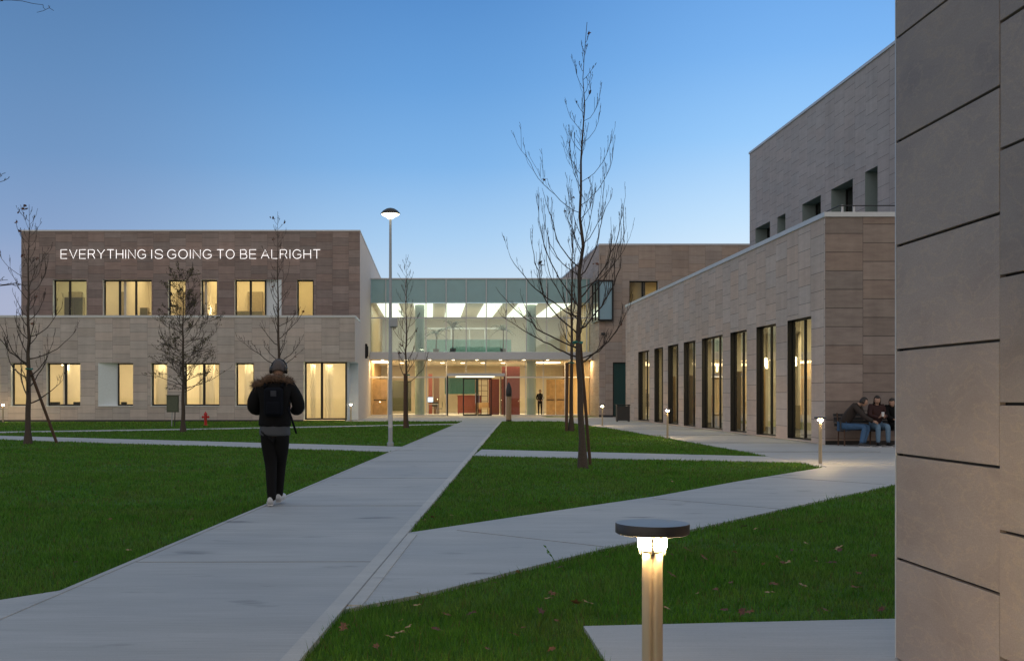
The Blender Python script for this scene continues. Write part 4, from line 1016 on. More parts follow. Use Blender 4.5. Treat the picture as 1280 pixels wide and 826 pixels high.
# big tree right of the main path
B1 = at(728.5, 584, 20.4); B1.z = -.03
def lean1(f): 
    zs = [0, .12, .33, .5, .68, 1]; xs = [0, -.03, -.10, -.05, -.03, .08]
    for k in range(5):
        if f <= zs[k+1]: q = (f-zs[k])/(zs[k+1]-zs[k]); return xs[k]+(xs[k+1]-xs[k])*q
    return xs[-1]
tree(B1, 8.42, lean1, .068, 'tallest bare tree standing on the triangular lawn right of the main path', 11, 40, lambda f: (2.15 if f < .5 else 2.15-6.2*(f-.5) if f < .72 else .79-1.9*(f-.72))*(.6+.4*min(1, (f-.2)/.12)), .245, (74, 16), .003, .08, 'deadleaf', (6, 11), 2, wig=.03, rb=.27, rmin=.0026, twig=.38,
     extra=((.25, 176, 1.75, 78, 52), (.235, 5, 1.55, 66, 30), (.27, 172, 2.0, 74, 40), (.30, 184, 2.3, 55, 3), (.31, 2, 2.2, 60, 6), (.36, 180, 2.4, 42, 2), (.38, 0, 2.1, 52, 8), (.34, 188, 1.9, 70, 30), (.45, 176, 1.7, 48, 10), (.43, 4, 2.1, 40, 5)))
S1 = at(738, 579, 21.1); S1.z = -.03
stake(S1, (B1.x-.03, 20.55, 2.35), .032, 'brown wooden stake leaning on the tallest bare tree', (B1.x-.09, 20.45, 2.35), .085)
# the tree just behind it
B2 = at(714, 538, 41.4); B2.z = -.03
tree(B2, 9.3, .05, .085, 'slim bare tree directly behind the tallest tree', 23, 24, lambda f: 1.7*(1-f)**.7, .34, (42, 8), .008, .09, 'deadleaf', (2, 5), 2, rmin=.006)
S2 = at(708, 538, 41.3); S2.z = -.03
stake(S2, (S2.x+.03, 41.3, 2.6), .06, 'upright dark stake beside the slim tree behind the tallest tree', (B2.x, 41.4, 2.6), .12)
# tree between street lamp and entrance
B3 = at(508.5, 534.5, 45); B3.z = -.03
tree(B3, 7.25, -.03, .07, 'small bare tree on the lawn just right of the street lamp', 31, 32, lambda f: 1.85*(1-f)**.75+.15, .26, (66, 20), .006, .10, 'deadleaf', (3, 6), 2, rmin=.0045)
S3 = at(506, 534.5, 44.9); S3.z = -.03
stake(S3, (S3.x+.02, 44.9, 2.25), .07, 'upright dark stake beside the small tree right of the street lamp', (B3.x, 45, 2.2), .12)
# left tree with a leaning stake
B4 = at(35, 554, 30.4); B4.z = -.03
tree(B4, 6.75, .03, .085, 'bare tree at the far left with a long stake leaning against it', 47, 40, lambda f: 2.2*(1-f)**.6, .17, (78, 22), .005, .09, 'deadleaf', (3, 6), 2, rmin=.004, rb=.34)
S4 = at(71.5, 551, 31.0); S4.z = -.03
stake(S4, at(37, 461, 30.4), .042, 'long wooden stake leaning left against the far left tree', at(36.5, 461, 30.4), .09)
# bushy tree with small leaves
B5 = at(229, 539, 40.5); B5.z = -.03
tree(B5, 6.15, .0, .085, 'bushy young tree still holding small olive leaves before the lower windows', 53, 95, lambda f: 1.95*(1-f)**.5+.1, .24, (78, 46), .13, .06, 'oliveleaf', (5, 9), 2, per=(1, 2), rmin=.0045, twig=.48, rb=.26)
# tree behind the walking person
B6 = at(349, 545, 36); B6.z = -.03
tree(B6, 7.5, -.05, .075, 'thin bare tree rising behind the walking person', 61, 32, lambda f: 1.6*(1-f)**.6, .31, (66, 26), .005, .085, 'deadleaf', (3, 6), 2, rmin=.004,
     extra=((.31, 160, 1.6, 62, 50), (.33, 20, 1.1, 60, 30)))
# tree out of frame at the left: only branch tips reach in
B7 = Vector((-7.35, 14.5, -.03))
tree(B7, 7.9, .05, .10, 'tree at the left edge of which only branch tips show', 71, 26, lambda f: 1.75*(1-f)**.5, .2, (66, 26), .004, .10, 'deadleaf', (2, 5), 2,
     extra=((.34, 0, 1.75, 75, 88), (.62, 20, 1.45, 80, 60), (.53, 4, 1.75, 84, 92), (.80, 0, 2.2, 62, 84)))

# ================================================================ FALLEN LEAVES
MT['leaf_a'] = simple('fallen_leaf_brown', (.16, .075, .035), .8, 0, .35, 20); MT['leaf_b'] = simple('fallen_leaf_tan', (.36, .24, .13), .8, 0, .25, 20); MT['leaf_c'] = simple('fallen_leaf_red', (.10, .042, .028), .8, 0, .3, 20)
def leafproto(mat, seed):
    rr = random.Random(seed); n = 14; vs = [(0, 0, .012)]
    for k in range(n):
        g = 2*pi*k/n; r = (.052 if k % 2 else .030)*rr.uniform(.75, 1.2)*(1.25 if k in (0, 1, 13) else 1)
        vs.append((r*cos(g)*1.25, r*sin(g), .010+.022*abs(sin(g*1.5+seed))*rr.random()))
    mb = MB(); mb.raw(vs, [(0, k+1, (k+1) % n+1) for k in range(n)]); mb.tube([(.05, 0, .01), (.085, .01, .014)], .0015, 4)
    return mb.build('fallen_leaf', MT[mat])
protos = [leafproto('leaf_a', 1), leafproto('leaf_b', 2), leafproto('leaf_c', 3), leafproto('leaf_a', 4)]
LAB = ['brown fallen leaf lying flat on the grass', 'pale tan fallen leaf lying on the grass', 'dark red fallen leaf lying on the grass', 'curled brown fallen leaf lying on the grass']
used = [False]*4
rr = random.Random(99)
spots = [(430, 788), (500, 795), (603, 703), (615, 705), (640, 706), (560, 728), (676, 696), (700, 712), (720, 757), (735, 757), (676, 768), (655, 788), (640, 796), (545, 790), (487, 800), (860, 690), (930, 660), (967, 664), (972, 700), (978, 706), (1020, 704), (985, 706), (1040, 706), (1050, 690), (1075, 737), (1068, 737), (914, 731), (937, 769), (928, 768), (906, 766), (1003, 735), (1092, 697), (1048, 688), (1102, 765), (840, 722), (960, 744), (880, 700), (895, 740), (1030, 765), (745, 600), (752, 612), (697, 604), (700, 600), (840, 603), (874, 594), (565, 646), (530, 652), (620, 640), (690, 745), (715, 690), (1085, 655), (1025, 655), (990, 690), (855, 780), (590, 770), (520, 760), (470, 812), (610, 815), (690, 815), (240, 651), (95, 705), (160, 690), (300, 600), (120, 620)]
for q in range(70):
    spots.append((rr.uniform(420, 1110), rr.uniform(612, 815)) if q < 52 else (rr.uniform(20, 480), rr.uniform(580, 720)))
for i, (px_, py_) in enumerate(spots):
    k = rr.choice((0, 0, 1, 1, 2, 3)); d_ = H*F/(py_-VY); x_ = xa(px_, d_)
    z_ = ZG+.046
    if any(inside(q, np.array([x_]), np.array([d_]))[0] for q in PAVED): continue
    o = protos[k] if not used[k] else protos[k].copy()
    if used[k]: COL.objects.link(o)
    used[k] = True
    s_ = rr.uniform(.34, .68) if i < 64 else rr.uniform(.22, .55); o.scale = (s_, s_, s_); o.location = (x_, d_, z_); o.rotation_euler = (rr.gauss(0, .3), rr.gauss(0, .3), rr.uniform(0, 6.28))
    tag(o, LAB[k], 'leaf', LAB[k]+'s')
# weed sprig on the path edge
d_ = H*F/(702-VY)
wd = thing('weed_sprig', 'thin green weed sprig leaning over the edge of the diagonal path', 'weed', (xa(695, d_), d_, -.02))
mb = MB(); mb.tube([(0, 0, 0), (-.03, 0, .06), (-.075, .01, .13)], [.0035, .003, .0015], 5); mb.tube([(-.03, 0, .06), (-.06, -.01, .085)], [.0025, .001], 5); lpart(mb, 'stem', MT['grass'], wd)
mb = MB()
for q, s_ in (((-.05, 0, .09), .03), ((-.075, .01, .13), .028), ((-.03, 0, .06), .026), ((-.06, -.01, .085), .02)):
    q = Vector(q); mb.face([q, q+Vector((-s_*.6, .004, s_*.35)), q+Vector((-s_, 0, s_)), q+Vector((-s_*.2, -.004, s_*.7))])
lpart(mb, 'leaves', MT['grass'], wd)

# ================================================================ LOBBY FURNITURE
dk = thing('reception_desk', 'long red reception desk seen through the sliding doors', 'desk', (2.6, 78, 0))
mb = MB(); mb.box(-.75, .95, 0, .08, .06, 1.3); lpart(mb, 'front_panel', MT['red_bright'], dk)
mb = MB(); mb.box(-.8, 1.0, -.05, .7, 1.3, 1.35); lpart(mb, 'counter_top', MT['red'], dk)
for x in (-.72, .86):
    mb = MB(); mb.box(x, x+.06, .085, .6, 0, 1.298); lpart(mb, 'side_panel', MT['red'], dk)
wk = thing('desk_workstation', 'small white desk with legs left of the sliding doors', 'desk', (xa(541, 74.5), 74.5, 0))
mb = MB(); mb.box(-.35, .4, -.3, .3, .72, .75); lpart(mb, 'table_top', MT['white'], wk)
for x in (-.32, .34):
    for y in (-.26, .24): mb = MB(); mb.box(x, x+.04, y, y+.04, 0, .718); lpart(mb, 'leg', MT['alu'], wk)
mo = thing('monitor', 'bright computer screen on the small white desk in the lobby', 'monitor', (xa(538, 74.5), 74.5, .755))
mb = MB(); mb.box(-.2, .2, 0, .04, .12, .48); sc_ = lpart(mb, 'casing', MT['dark'], mo); mb = MB(); mb.box(-.18, .18, -.006, -.002, .14, .46); lpart(mb, 'screen', MT['screen'], mo)
mb = MB(); mb.box(-.03, .03, .045, .06, 0, .3); mb.box(-.1, .1, -.05, .12, -.004, .006); lpart(mb, 'stand', MT['dark'], mo)
ch = thing('lobby_bench', 'low wooden bench seen behind the right sliding door', 'bench', (xa(604, 75.5), 75.5, 0))
mb = MB(); mb.box(-.45, .45, -.2, .2, .40, .46); lpart(mb, 'seat', MT['wood'], ch)
for x in (-.42, .36): mb = MB(); mb.box(x, x+.06, -.18, .18, 0, .398); lpart(mb, 'leg', MT['wood'], ch)
mb = MB(); mb.box(-.45, .45, .17, .2, .5, .85); lpart(mb, 'backrest', MT['wood'], ch)
def palm(x, y, z0, h, seed, label):
    rr = random.Random(seed); t = thing('potted_palm', label, 'potted plant', (x, y, z0))
    mb = MB(); mb.lathe([(.16, 0), (.22, .38), (.20, .38), (.19, .33)], 18); lpart(mb, 'pot', MT['dark'], t, smooth='auto')
    mb = MB(); mb.tube([(0, 0, .3), (.02, 0, h*.55), (0, 0, h*.72)], [.045, .035, .03], 8); lpart(mb, 'trunk', MT['bark'], t, smooth=True)
    mb = MB()
    for k in range(13):
        a = k*2.4+rr.uniform(-.3, .3); l = rr.uniform(.75, 1.1); up = rr.uniform(.35, 1.5); n = 9; c = Vector((0, 0, h*.72)); d = Vector((cos(a), sin(a), 0)); s = Vector((-sin(a), cos(a), 0)); prev = None
        for i in range(n+1):
            q = i/n; p = c+d*l*q+Vector((0, 0, up*l*q-.95*l*q*q)); w = .16*sin(pi*min(1, q*.9+.08))
            if prev is not None:
                for sg in (-1, 1): mb.face([prev, prev+(p-prev)*.45, p+s*sg*w+Vector((0, 0, -.05)), prev+(p-prev)*.2+s*sg*w*.75+Vector((0, 0, -.04))])
            prev = p
    lpart(mb, 'fronds', MT['palm'], t)
palm(xa(566, 74.2), 74.2, 4.185, 2.5, 4, 'potted palm with drooping fronds in the middle of the upper glazed hall')
palm(xa(629, 74.4), 74.4, 4.185, 2.3, 9, 'potted palm right of the middle in the upper glazed hall')
palm(xa(545, 75.0), 75.0, 4.185, 2.0, 14, 'smaller potted palm left of the middle in the upper glazed hall')
def chair(x, y, rz, label):
    t = thing('lobby_chair', label, 'chair', (x, y, 0), rz, 'chairs in the lobby')
    mb = MB(); mb.box(-.22, .22, -.22, .22, .43, .47); lpart(mb, 'seat', MT['dark'], t, bevel=.01)
    mb = MB(); mb.box(-.21, .21, .20, .23, .55, .90); lpart(mb, 'backrest', MT['dark'], t, bevel=.01)
    for sx in (-.2, .2):
        for sy in (-.2, .2): mb = MB(); mb.tube([(sx, sy, 0), (sx*.9, sy*.9, .43)], .014, 6); lpart(mb, 'leg', MT['alu'], t)
    for sx in (-.19, .19): mb = MB(); mb.tube([(sx, .19, .43), (sx, .215, .6)], .012, 6); lpart(mb, 'back_stile', MT['alu'], t)
chair(xa(544, 75.4), 75.4, pi, 'dark chair behind the small white desk in the lobby')
chair(xa(549, 73.6), 73.6, -pi/2, 'dark chair in front of the small white desk in the lobby')
chair(xa(665, 75.6), 75.6, .4, 'dark chair by the right column of the lobby')
rk = thing('display_rack', 'dark open display rack behind the right sliding door', 'rack', (xa(602, 77.3), 77.3, 0))
for k in range(5): mb = MB(); mb.box(-.42, .42, 0, .3, .9+.38*k, .93+.38*k); lpart(mb, 'shelf', MT['stake'], rk)
for x in (-.45, -.02, .42): mb = MB(); mb.box(x, x+.03, 0, .3, 0, 2.5); lpart(mb, 'upright', MT['stake'], rk)
# ================================================================ PEOPLE
def skin(verts, edges, root, sub=2, smooth=True):
    """one continuous surface grown round a skeleton; verts: name -> (pos, radius or (rx, ry))"""
    names = list(verts); idx = {n: i for i, n in enumerate(names)}
    me = bpy.data.meshes.new('tmp'); me.from_pydata([verts[n][0] for n in names], [(idx[a], idx[b]) for a, b in edges], [])
    o = bpy.data.objects.new('tmp', me); COL.objects.link(o)
    sk_ = o.modifiers.new('s', 'SKIN'); sk_.use_smooth_shade = True
    dat = me.skin_vertices[0].data
    for n, i in idx.items():
        r = verts[n][1]; dat[i].radius = (r, r) if not isinstance(r, tuple) else r
        dat[i].use_root = (n == root)
    ss = o.modifiers.new('u', 'SUBSURF'); ss.levels = sub; ss.render_levels = sub
    dg = bpy.context.evaluated_depsgraph_get(); dg.update()
    m2 = bpy.data.meshes.new_from_object(o.evaluated_get(dg)); bpy.data.objects.remove(o); bpy.data.meshes.remove(me)
    return m2
def join_meshes(name, ms, mats, parent, midx=None):
    bm = bmesh.new()
    for k, m in enumerate(ms):
        n0 = len(bm.faces); bm.from_mesh(m); bm.faces.ensure_lookup_table()
        for f in bm.faces[n0:]: f.material_index = midx[k] if midx else 0; f.smooth = True
    me = bpy.data.meshes.new(name); bm.to_mesh(me); bm.free()
    for m in (mats if isinstance(mats, (list, tuple)) else [mats]): me.materials.append(m)
    o = bpy.data.objects.new(name, me); COL.objects.link(o); o.parent = parent
    for m in ms: bpy.data.meshes.remove(m)
    return o
def chain(d, e, pre, pts, start=None):
    last = start
    for i, (p, r) in enumerate(pts):
        n = f'{pre}{i}'; d[n] = (p, r)
        if last: e.append((last, n))
        last = n
    return last
def hand(wrist, dirv, palm_n, s=1.0):
    """palm and five separate fingers, slightly curled"""
    wrist, dv, pn = Vector(wrist), Vector(dirv).normalized(), Vector(palm_n).normalized(); side = dv.cross(pn).normalized(); pn = side.cross(dv)
    ms = []
    d, e = {}, []; chain(d, e, 'p', [(wrist, .026*s), (wrist+dv*.045*s, (.038*s, .018*s)), (wrist+dv*.085*s, (.040*s, .016*s))]); ms.append(skin(d, e, 'p0', 2))
    for k, (off, ln) in enumerate(((-.030, .066), (-.010, .076), (.010, .072), (.028, .056))):
        b = wrist+dv*.08*s+side*off*s; d, e = {}, []
        pts = [(b-dv*.02*s, .0095*s)]; q = b; ang = .15
        for j in range(3):
            ang += .38; q = q+(dv*cos(ang)+pn*sin(ang))*ln*s/3*(1.1-.1*j); pts.append((q, (.0092-.0009*j)*s))
        chain(d, e, 'f', pts); ms.append(skin(d, e, 'f0', 1))
    d, e = {}, []; b = wrist+dv*.025*s-side*.028*s
    chain(d, e, 't', [(b+side*.01*s, .013*s), (b+dv*.03*s-side*.02*s+pn*.008*s, .0115*s), (b+dv*.058*s-side*.022*s+pn*.022*s, .0095*s)]); ms.append(skin(d, e, 't0', 1))
    return ms
def head(c, fwd, up=(0, 0, 1), s=1.0):
    """ellipsoidal skull drawn into a jaw, with nose, brow hollows, mouth and ears"""
    c, f, u = Vector(c), Vector(fwd).normalized(), Vector(up).normalized(); r = f.cross(u).normalized(); u = r.cross(f)
    bm = bmesh.new(); bmesh.ops.create_uvsphere(bm, u_segments=28, v_segments=22, radius=1)
    for v in bm.verts:
        x, y, z = v.co                                   # x right, y forward, z up
        jaw = max(0, -z)
        px_, py_, pz_ = x*.076*(1-.28*jaw**1.5), y*.096*(1-.10*jaw)+.012*jaw, z*.118
        if y > .3:
            nose = math.exp(-((x/.14)**2+((z+.15)/.22)**2)); py_ += .022*nose*(1-.3*(z+.15))
            for sgn in (-1, 1): py_ -= .010*math.exp(-(((x-sgn*.36)/.20)**2+((z-.08)/.15)**2))
            py_ -= .005*math.exp(-((x/.4)**2+((z+.52)/.05)**2)); py_ += .006*math.exp(-((x/.3)**2+((z+.44)/.06)**2))+.006*math.exp(-((x/.3)**2+((z+.60)/.07)**2))
        for sgn in (-1, 1):
            ear = math.exp(-(((y+.08)/.16)**2+((z+.02)/.26)**2)) if x*sgn > .6 else 0
            px_ += sgn*.016*ear
        v.co = c+(r*px_+f*py_+u*pz_)*s
    for fc in bm.faces: fc.smooth = True
    me = bpy.data.meshes.new('tmp'); bm.to_mesh(me); bm.free(); return me
def hair_cap(name, c, fwd, mat, parent, up=(0, 0, 1), s=1.0, face=.42, length=0.0, grow=.010, seed=0):
    c, f, u = Vector(c), Vector(fwd).normalized(), Vector(up).normalized(); r = f.cross(u).normalized(); u = r.cross(f)
    rr_ = random.Random(seed)
    bm = bmesh.new(); bmesh.ops.create_uvsphere(bm, u_segments=28, v_segments=20, radius=1)
    kill = [v for v in bm.verts if (v.co.y > face-.35*max(0, v.co.z) and v.co.z < .55) or v.co.z < -.55]
    bmesh.ops.delete(bm, geom=kill, context='VERTS')
    for v in bm.verts:
        x, y, z = v.co; j = grow*(1+.5*sin(x*17+y*11)*sin(z*13+x*7))
        pz_ = z*(.118+j)
        if length and z < 0 : pz_ -= length*min(1, (-z)/.5)
        wid = 1+.25*(1 if length else 0)*max(0, -z)
        v.co = c+(r*x*(.076+j)*wid+f*(y*(.096+j)-.004)+u*pz_)*s
    for fc in bm.faces: fc.smooth = True
    me = bpy.data.meshes.new(name); bm.to_mesh(me); bm.free(); me.materials.append(mat)
    o = bpy.data.objects.new(name, me); COL.objects.link(o); o.parent = parent
    md = o.modifiers.new('t', 'SOLIDIFY'); md.thickness = .012; md.offset = -1
    return o
def shoe(name, heel, toe_dir, mat_u, mat_s, parent, pitch=0, s=1.0, lift=0):
    heel = Vector(heel); t = Vector(toe_dir); t.z = 0; t.normalize(); r = Vector((t.y, -t.x, 0)); up = Vector((0, 0, 1))
    if pitch:
        q = Matrix.Rotation(pitch, 3, r); t = q @ t; up = q @ up
    secs = [(-.01, .030, .075), (.03, .036, .095), (.08, .037, .085), (.14, .042, .062), (.20, .046, .050), (.25, .040, .040), (.285, .018, .028)]
    for part_, z0, mat in (('sole', 0, mat_s), ('upper', .02, mat_u)):
        vs, fs = [], []
        m = 10
        for a, w_, h_ in secs:
            for k in range(m):
                g = 2*pi*k/m
                y = cos(g)*w_*(1.06 if part_ == 'sole' else 1)*s
                if part_ == 'sole': z = (0 if sin(g) < 0 else .024)*s
                else: z = (.018+(h_-.0)*max(0, sin(g))**.7 if sin(g) > 0 else .018)*s
                vs.append(heel+t*a*s+r*y+up*z)
        n = len(secs)
        for i in range(n-1):
            for k in range(m): fs.append((i*m+k, i*m+(k+1) % m, (i+1)*m+(k+1) % m, (i+1)*m+k))
        fs.append(tuple(range(m))[::-1]); fs.append(tuple((n-1)*m+k for k in range(m)))
        mb = MB(); mb.raw(vs, fs)
        if part_ == 'sole': so_ = mb.build(name, mat, parent, smooth='auto')
        else: mb.build('shoe_upper', mat, so_, smooth=True)
MT['skin'] = simple('skin', (.46, .27, .19), .5, 0, .06, 8); MT['hair'] = simple('dark_hair', (.018, .012, .009), .45, 0, .4, 60)
MT['hair_grey'] = simple('cropped_hair', (.085, .065, .058), .7, 0, .3, 80)
MT['coat'] = simple('black_coat', (.008, .0075, .008), .9, 0, .3, 14, .3, .2); MT['trouser'] = simple('black_trousers', (.009, .0085, .009), .9, 0, .2, 20, 0, .2)
MT['shirt'] = simple('grey_shirt', (.075, .078, .086), .85, 0, .1, 25); MT['fur'] = simple('brown_fur', (.13, .075, .045), .9, 0, .5, 30)
MT['pack'] = simple('navy_backpack', (.006, .007, .011), .9, 0, .3, 10, 0, .15); MT['pack2'] = simple('navy_patch', (.016, .019, .032), .5)
MT['sneaker'] = simple('white_sneaker', (.60, .60, .60), .6, 0, .08, 30); MT['jeans'] = simple('blue_jeans', (.042, .10, .19), .8, 0, .25, 18); MT['jeans_light'] = simple('light_jeans', (.12, .20, .285), .8, 0, .2, 18)
MT['brown_coat'] = simple('brown_jacket', (.028, .018, .013), .75, 0, .25, 12); MT['maroon'] = simple('maroon_scarf', (.04, .014, .013), .85)
MT['plastic'] = simple('dark_plastic', (.02, .02, .022), .3)

# ---- the walking person, seen from behind
Wp = at(341.5, 630, 13.2); Wp.z = .006
pw = thing('person', 'person seen from behind in black fur collared coat walking on the path edge', 'person', Wp)
hc = Vector((.055, .09, 1.665)); fw_ = Vector((.0, 1, -.42))
d, e = {}, []
d['pel'] = ((0.02, 0, .95), (.11, .08)); chain(d, e, 'sp', [((.02, .0, 1.10), (.11, .085)), ((.02, .01, 1.30), (.14, .10)), ((.03, .02, 1.44), (.11, .08)), ((.045, .045, 1.53), .055), ((.052, .075, 1.60), .055)], 'pel')
for s, nm, kn, an, ft in ((-1, 'l', (-.030, .03, .50), (-.012, -.05, .09), (-.015, .05, .05)), (1, 'r', (.062, .17, .51), (.040, .20, .12), (.045, .31, .06))):
    chain(d, e, nm+'leg', [((.02+s*.085, 0, .90), .095), (kn, .05), (an, .030), (ft, .024)], 'pel')
    chain(d, e, nm+'arm', [((.03+s*.18, .0, 1.43), .06), ((.03+s*.285, -.01, 1.20), .042), ((.03+s*.17, .23, 1.16), .028)], 'sp1')
ms = [skin(d, e, 'pel', 2), head(hc, fw_, (0, .42, 1))]
ms += hand((-.14, .235, 1.16), (.45, .8, .15), (.3, .1, 1)); ms += hand((.20, .235, 1.16), (-.45, .8, .15), (-.3, .1, 1))
join_meshes('body', ms, MT['skin'], pw)
d, e = {}, []
d['h'] = ((.02, 0, .955), (.215, .160)); chain(d, e, 's', [((.02, 0, .985), (.225, .165)), ((.02, 0, 1.15), (.195, .150)), ((.02, -.005, 1.30), (.205, .155)), ((.03, .01, 1.43), (.170, .115)), ((.04, .03, 1.50), (.105, .085))], 'h')
for s, nm in ((-1, 'l'), (1, 'r')):
    chain(d, e, nm, [((.03+s*.195, .0, 1.43), .100), ((.03+s*.262, -.01, 1.31), .092), ((.03+s*.285, .01, 1.19), .088), ((.03+s*.25, .10, 1.155), .075), ((.03+s*.18, .21, 1.16), .056)], 's2')
coat = join_meshes('coat', [skin(d, e, 'h', 2)], MT['coat'], pw)
d, e = {}, []; chain(d, e, 's', [((.02, 0, 1.06), (.19, .14)), ((.02, 0, .94), (.205, .155)), ((.02, 0, .865), (.21, .16)), ((.02, 0, .84), (.21, .16))]); join_meshes('shirt_hem', [skin(d, e, 's0', 1)], MT['shirt'], pw)
d, e = {}, []; d['p'] = ((.02, 0, .93), (.13, .105))
for s, nm, kn, an in ((-1, 'l', (-.030, .03, .50), (-.012, -.045, .075)), (1, 'r', (.062, .17, .51), (.040, .205, .10))):
    chain(d, e, nm, [((.02+s*.082, 0, .84), .118), ((.02+s*.066, .05 if s > 0 else .02, .68), .104), (kn, .080), ((Vector(kn)+Vector(an))/2+Vector((0, -.01, 0)), .068), (Vector(an)+Vector((0, 0, .04)), .058), (Vector(an)+Vector((0, 0, -.02)), .058)], 'p')
join_meshes('trousers', [skin(d, e, 'p', 2)], MT['trouser'], pw)
shoe('shoe', (-.022, -.10, .004), (-.12, 1, 0), MT['sneaker'], MT['sneaker'], pw, s=1.08); shoe('shoe', (.04, .16, .02), (.08, 1, 0), MT['sneaker'], MT['sneaker'], pw, .12, 1.08)
hair_cap('hair', hc, fw_, MT['hair_grey'], pw, (0, .42, 1), 1.0, .35, 0, .006)
# fur collar: a soft ring of hair spikes
rr = random.Random(5); mb = MB()
ring = []
for k in range(26):
    g = 2*pi*k/26; ring.append(Vector((.035+.175*cos(g)*(1.45 if cos(g) < 0 else 1), .0+.115*sin(g), 1.52+.035*sin(g)*-1-.025*abs(cos(g))+(-.035 if cos(g) < -.5 else 0))))
mb.tube(ring+[ring[0]], .042, 8, cap=False)
for k in range(2600):
    i = rr.randrange(26); c = ring[i].lerp(ring[(i+1) % 26], rr.random()); n_ = Vector((rr.gauss(0, 1), rr.gauss(0, 1), rr.gauss(.25, .9))).normalized()
    p = c+n_*.035; q = p+n_*rr.uniform(.025, .065)+Vector((rr.gauss(0, .012), rr.gauss(0, .012), rr.gauss(-.006, .012))); t_ = n_.orthogonal().normalized()*.0035
    mb.face([p-t_, p+t_, q])
mb.build('fur_collar', MT['fur'], coat)
hp2 = thing('headphones', 'black over ear headphones on the walking person', 'headphones', Wp)
mb = MB(); up_h = Vector((0, .42, 1)).normalized(); pts = []
for k in range(15):
    g = pi*k/14; pts.append(hc+Vector((1, 0, 0))*cos(g)*.098+up_h*sin(g)*.135)
mb.tube(pts, .0105, 8); lpart(mb, 'headband', MT['plastic'], hp2, smooth=True)
for s in (-1, 1):
    mb = MB(); mb.lathe([(.02, -.018), (.040, -.016), (.045, 0), (.040, .016), (.02, .02)], 18, hc+Vector((s*.094, -.012, -.012)), Matrix.Rotation(s*pi/2, 3, 'Y')); lpart(mb, 'ear_cup', MT['plastic'], hp2, smooth='auto')
bk = thing('backpack', 'dark navy backpack on the back of the walking person', 'backpack', Wp)
def rbox(name, x0, x1, y0, y1, z0, z1, mat, par, b):
    mb = MB(); mb.box(x0, x1, y0, y1, z0, z1); o = lpart(mb, name, mat, par); 
    bm = bmesh.new(); bm.from_mesh(o.data); bmesh.ops.remove_doubles(bm, verts=bm.verts, dist=1e-5); bmesh.ops.bevel(bm, geom=bm.edges[:], offset=b, segments=4, affect='EDGES', profile=.6)
    for f in bm.faces: f.smooth = True
    bm.to_mesh(o.data); bm.free(); return o
rbox('pack_body', -.085, .145, -.225, -.11, 1.09, 1.44, MT['pack'], bk, .055)
rbox('front_pocket', -.055, .115, -.245, -.20, 1.11, 1.27, MT['pack'], bk, .03)
rbox('top_patch', -.0, .07, -.232, -.22, 1.33, 1.40, MT['pack2'], bk, .006)
for s in (-1, 1):
    mb = MB(); mb.tube([(.025+s*.10, -.16, 1.44), (.025+s*.12, -.06, 1.535), (.025+s*.13, .06, 1.50), (.025+s*.135, .155, 1.38), (.025+s*.13, .14, 1.2)], [.022, .024, .024, .02, .014], 6); lpart(mb, 'shoulder_strap', MT['pack'], bk, smooth=True)
mb = MB(); mb.tube([(.20, -.16, 1.20), (.245, -.15, 1.06), (.30, -.13, .88)], [.014, .015, .012], 6); lpart(mb, 'hanging_strap', MT['pack'], bk, smooth=True)

# ---- bench and the group sitting by the wing
XBc = 11.35; YBn = 29.25
bh = thing('slatted_bench', 'dark slatted bench against the stone end wall of the wing', 'bench', (XBc, YBn, -.012))
L0, L1 = -.35, 1.6
for k in range(4):
    mb = MB(); y = -.22+.115*k; mb.box(L0, L1, y, y+.095, .42, .45); lpart(mb, 'seat_slat', MT['dark'], bh)
for k in range(4):
    mb = MB(); z = .52+.09*k; y = .27+.025*k; mb.box(L0, L1, y, y+.025, z, z+.07); lpart(mb, 'back_slat', MT['dark'], bh)
for x in (L0+.1, .62, L1-.15):
    mb = MB(); mb.tube([(x, -.2, 0), (x, -.18, .41)], .02, 8); mb.tube([(x, .26, 0), (x, .24, .42), (x, .35, .88)], .02, 8); mb.box(x-.02, x+.02, -.2, .26, .38, .418); lpart(mb, 'leg_frame', MT['stake'], bh)
mb = MB(); mb.box(L0-.02, L0+.03, -.2, .3, .62, .66); mb.tube([(L0, -.18, .41), (L0, -.18, .64)], .018, 8); lpart(mb, 'armrest', MT['dark'], bh)

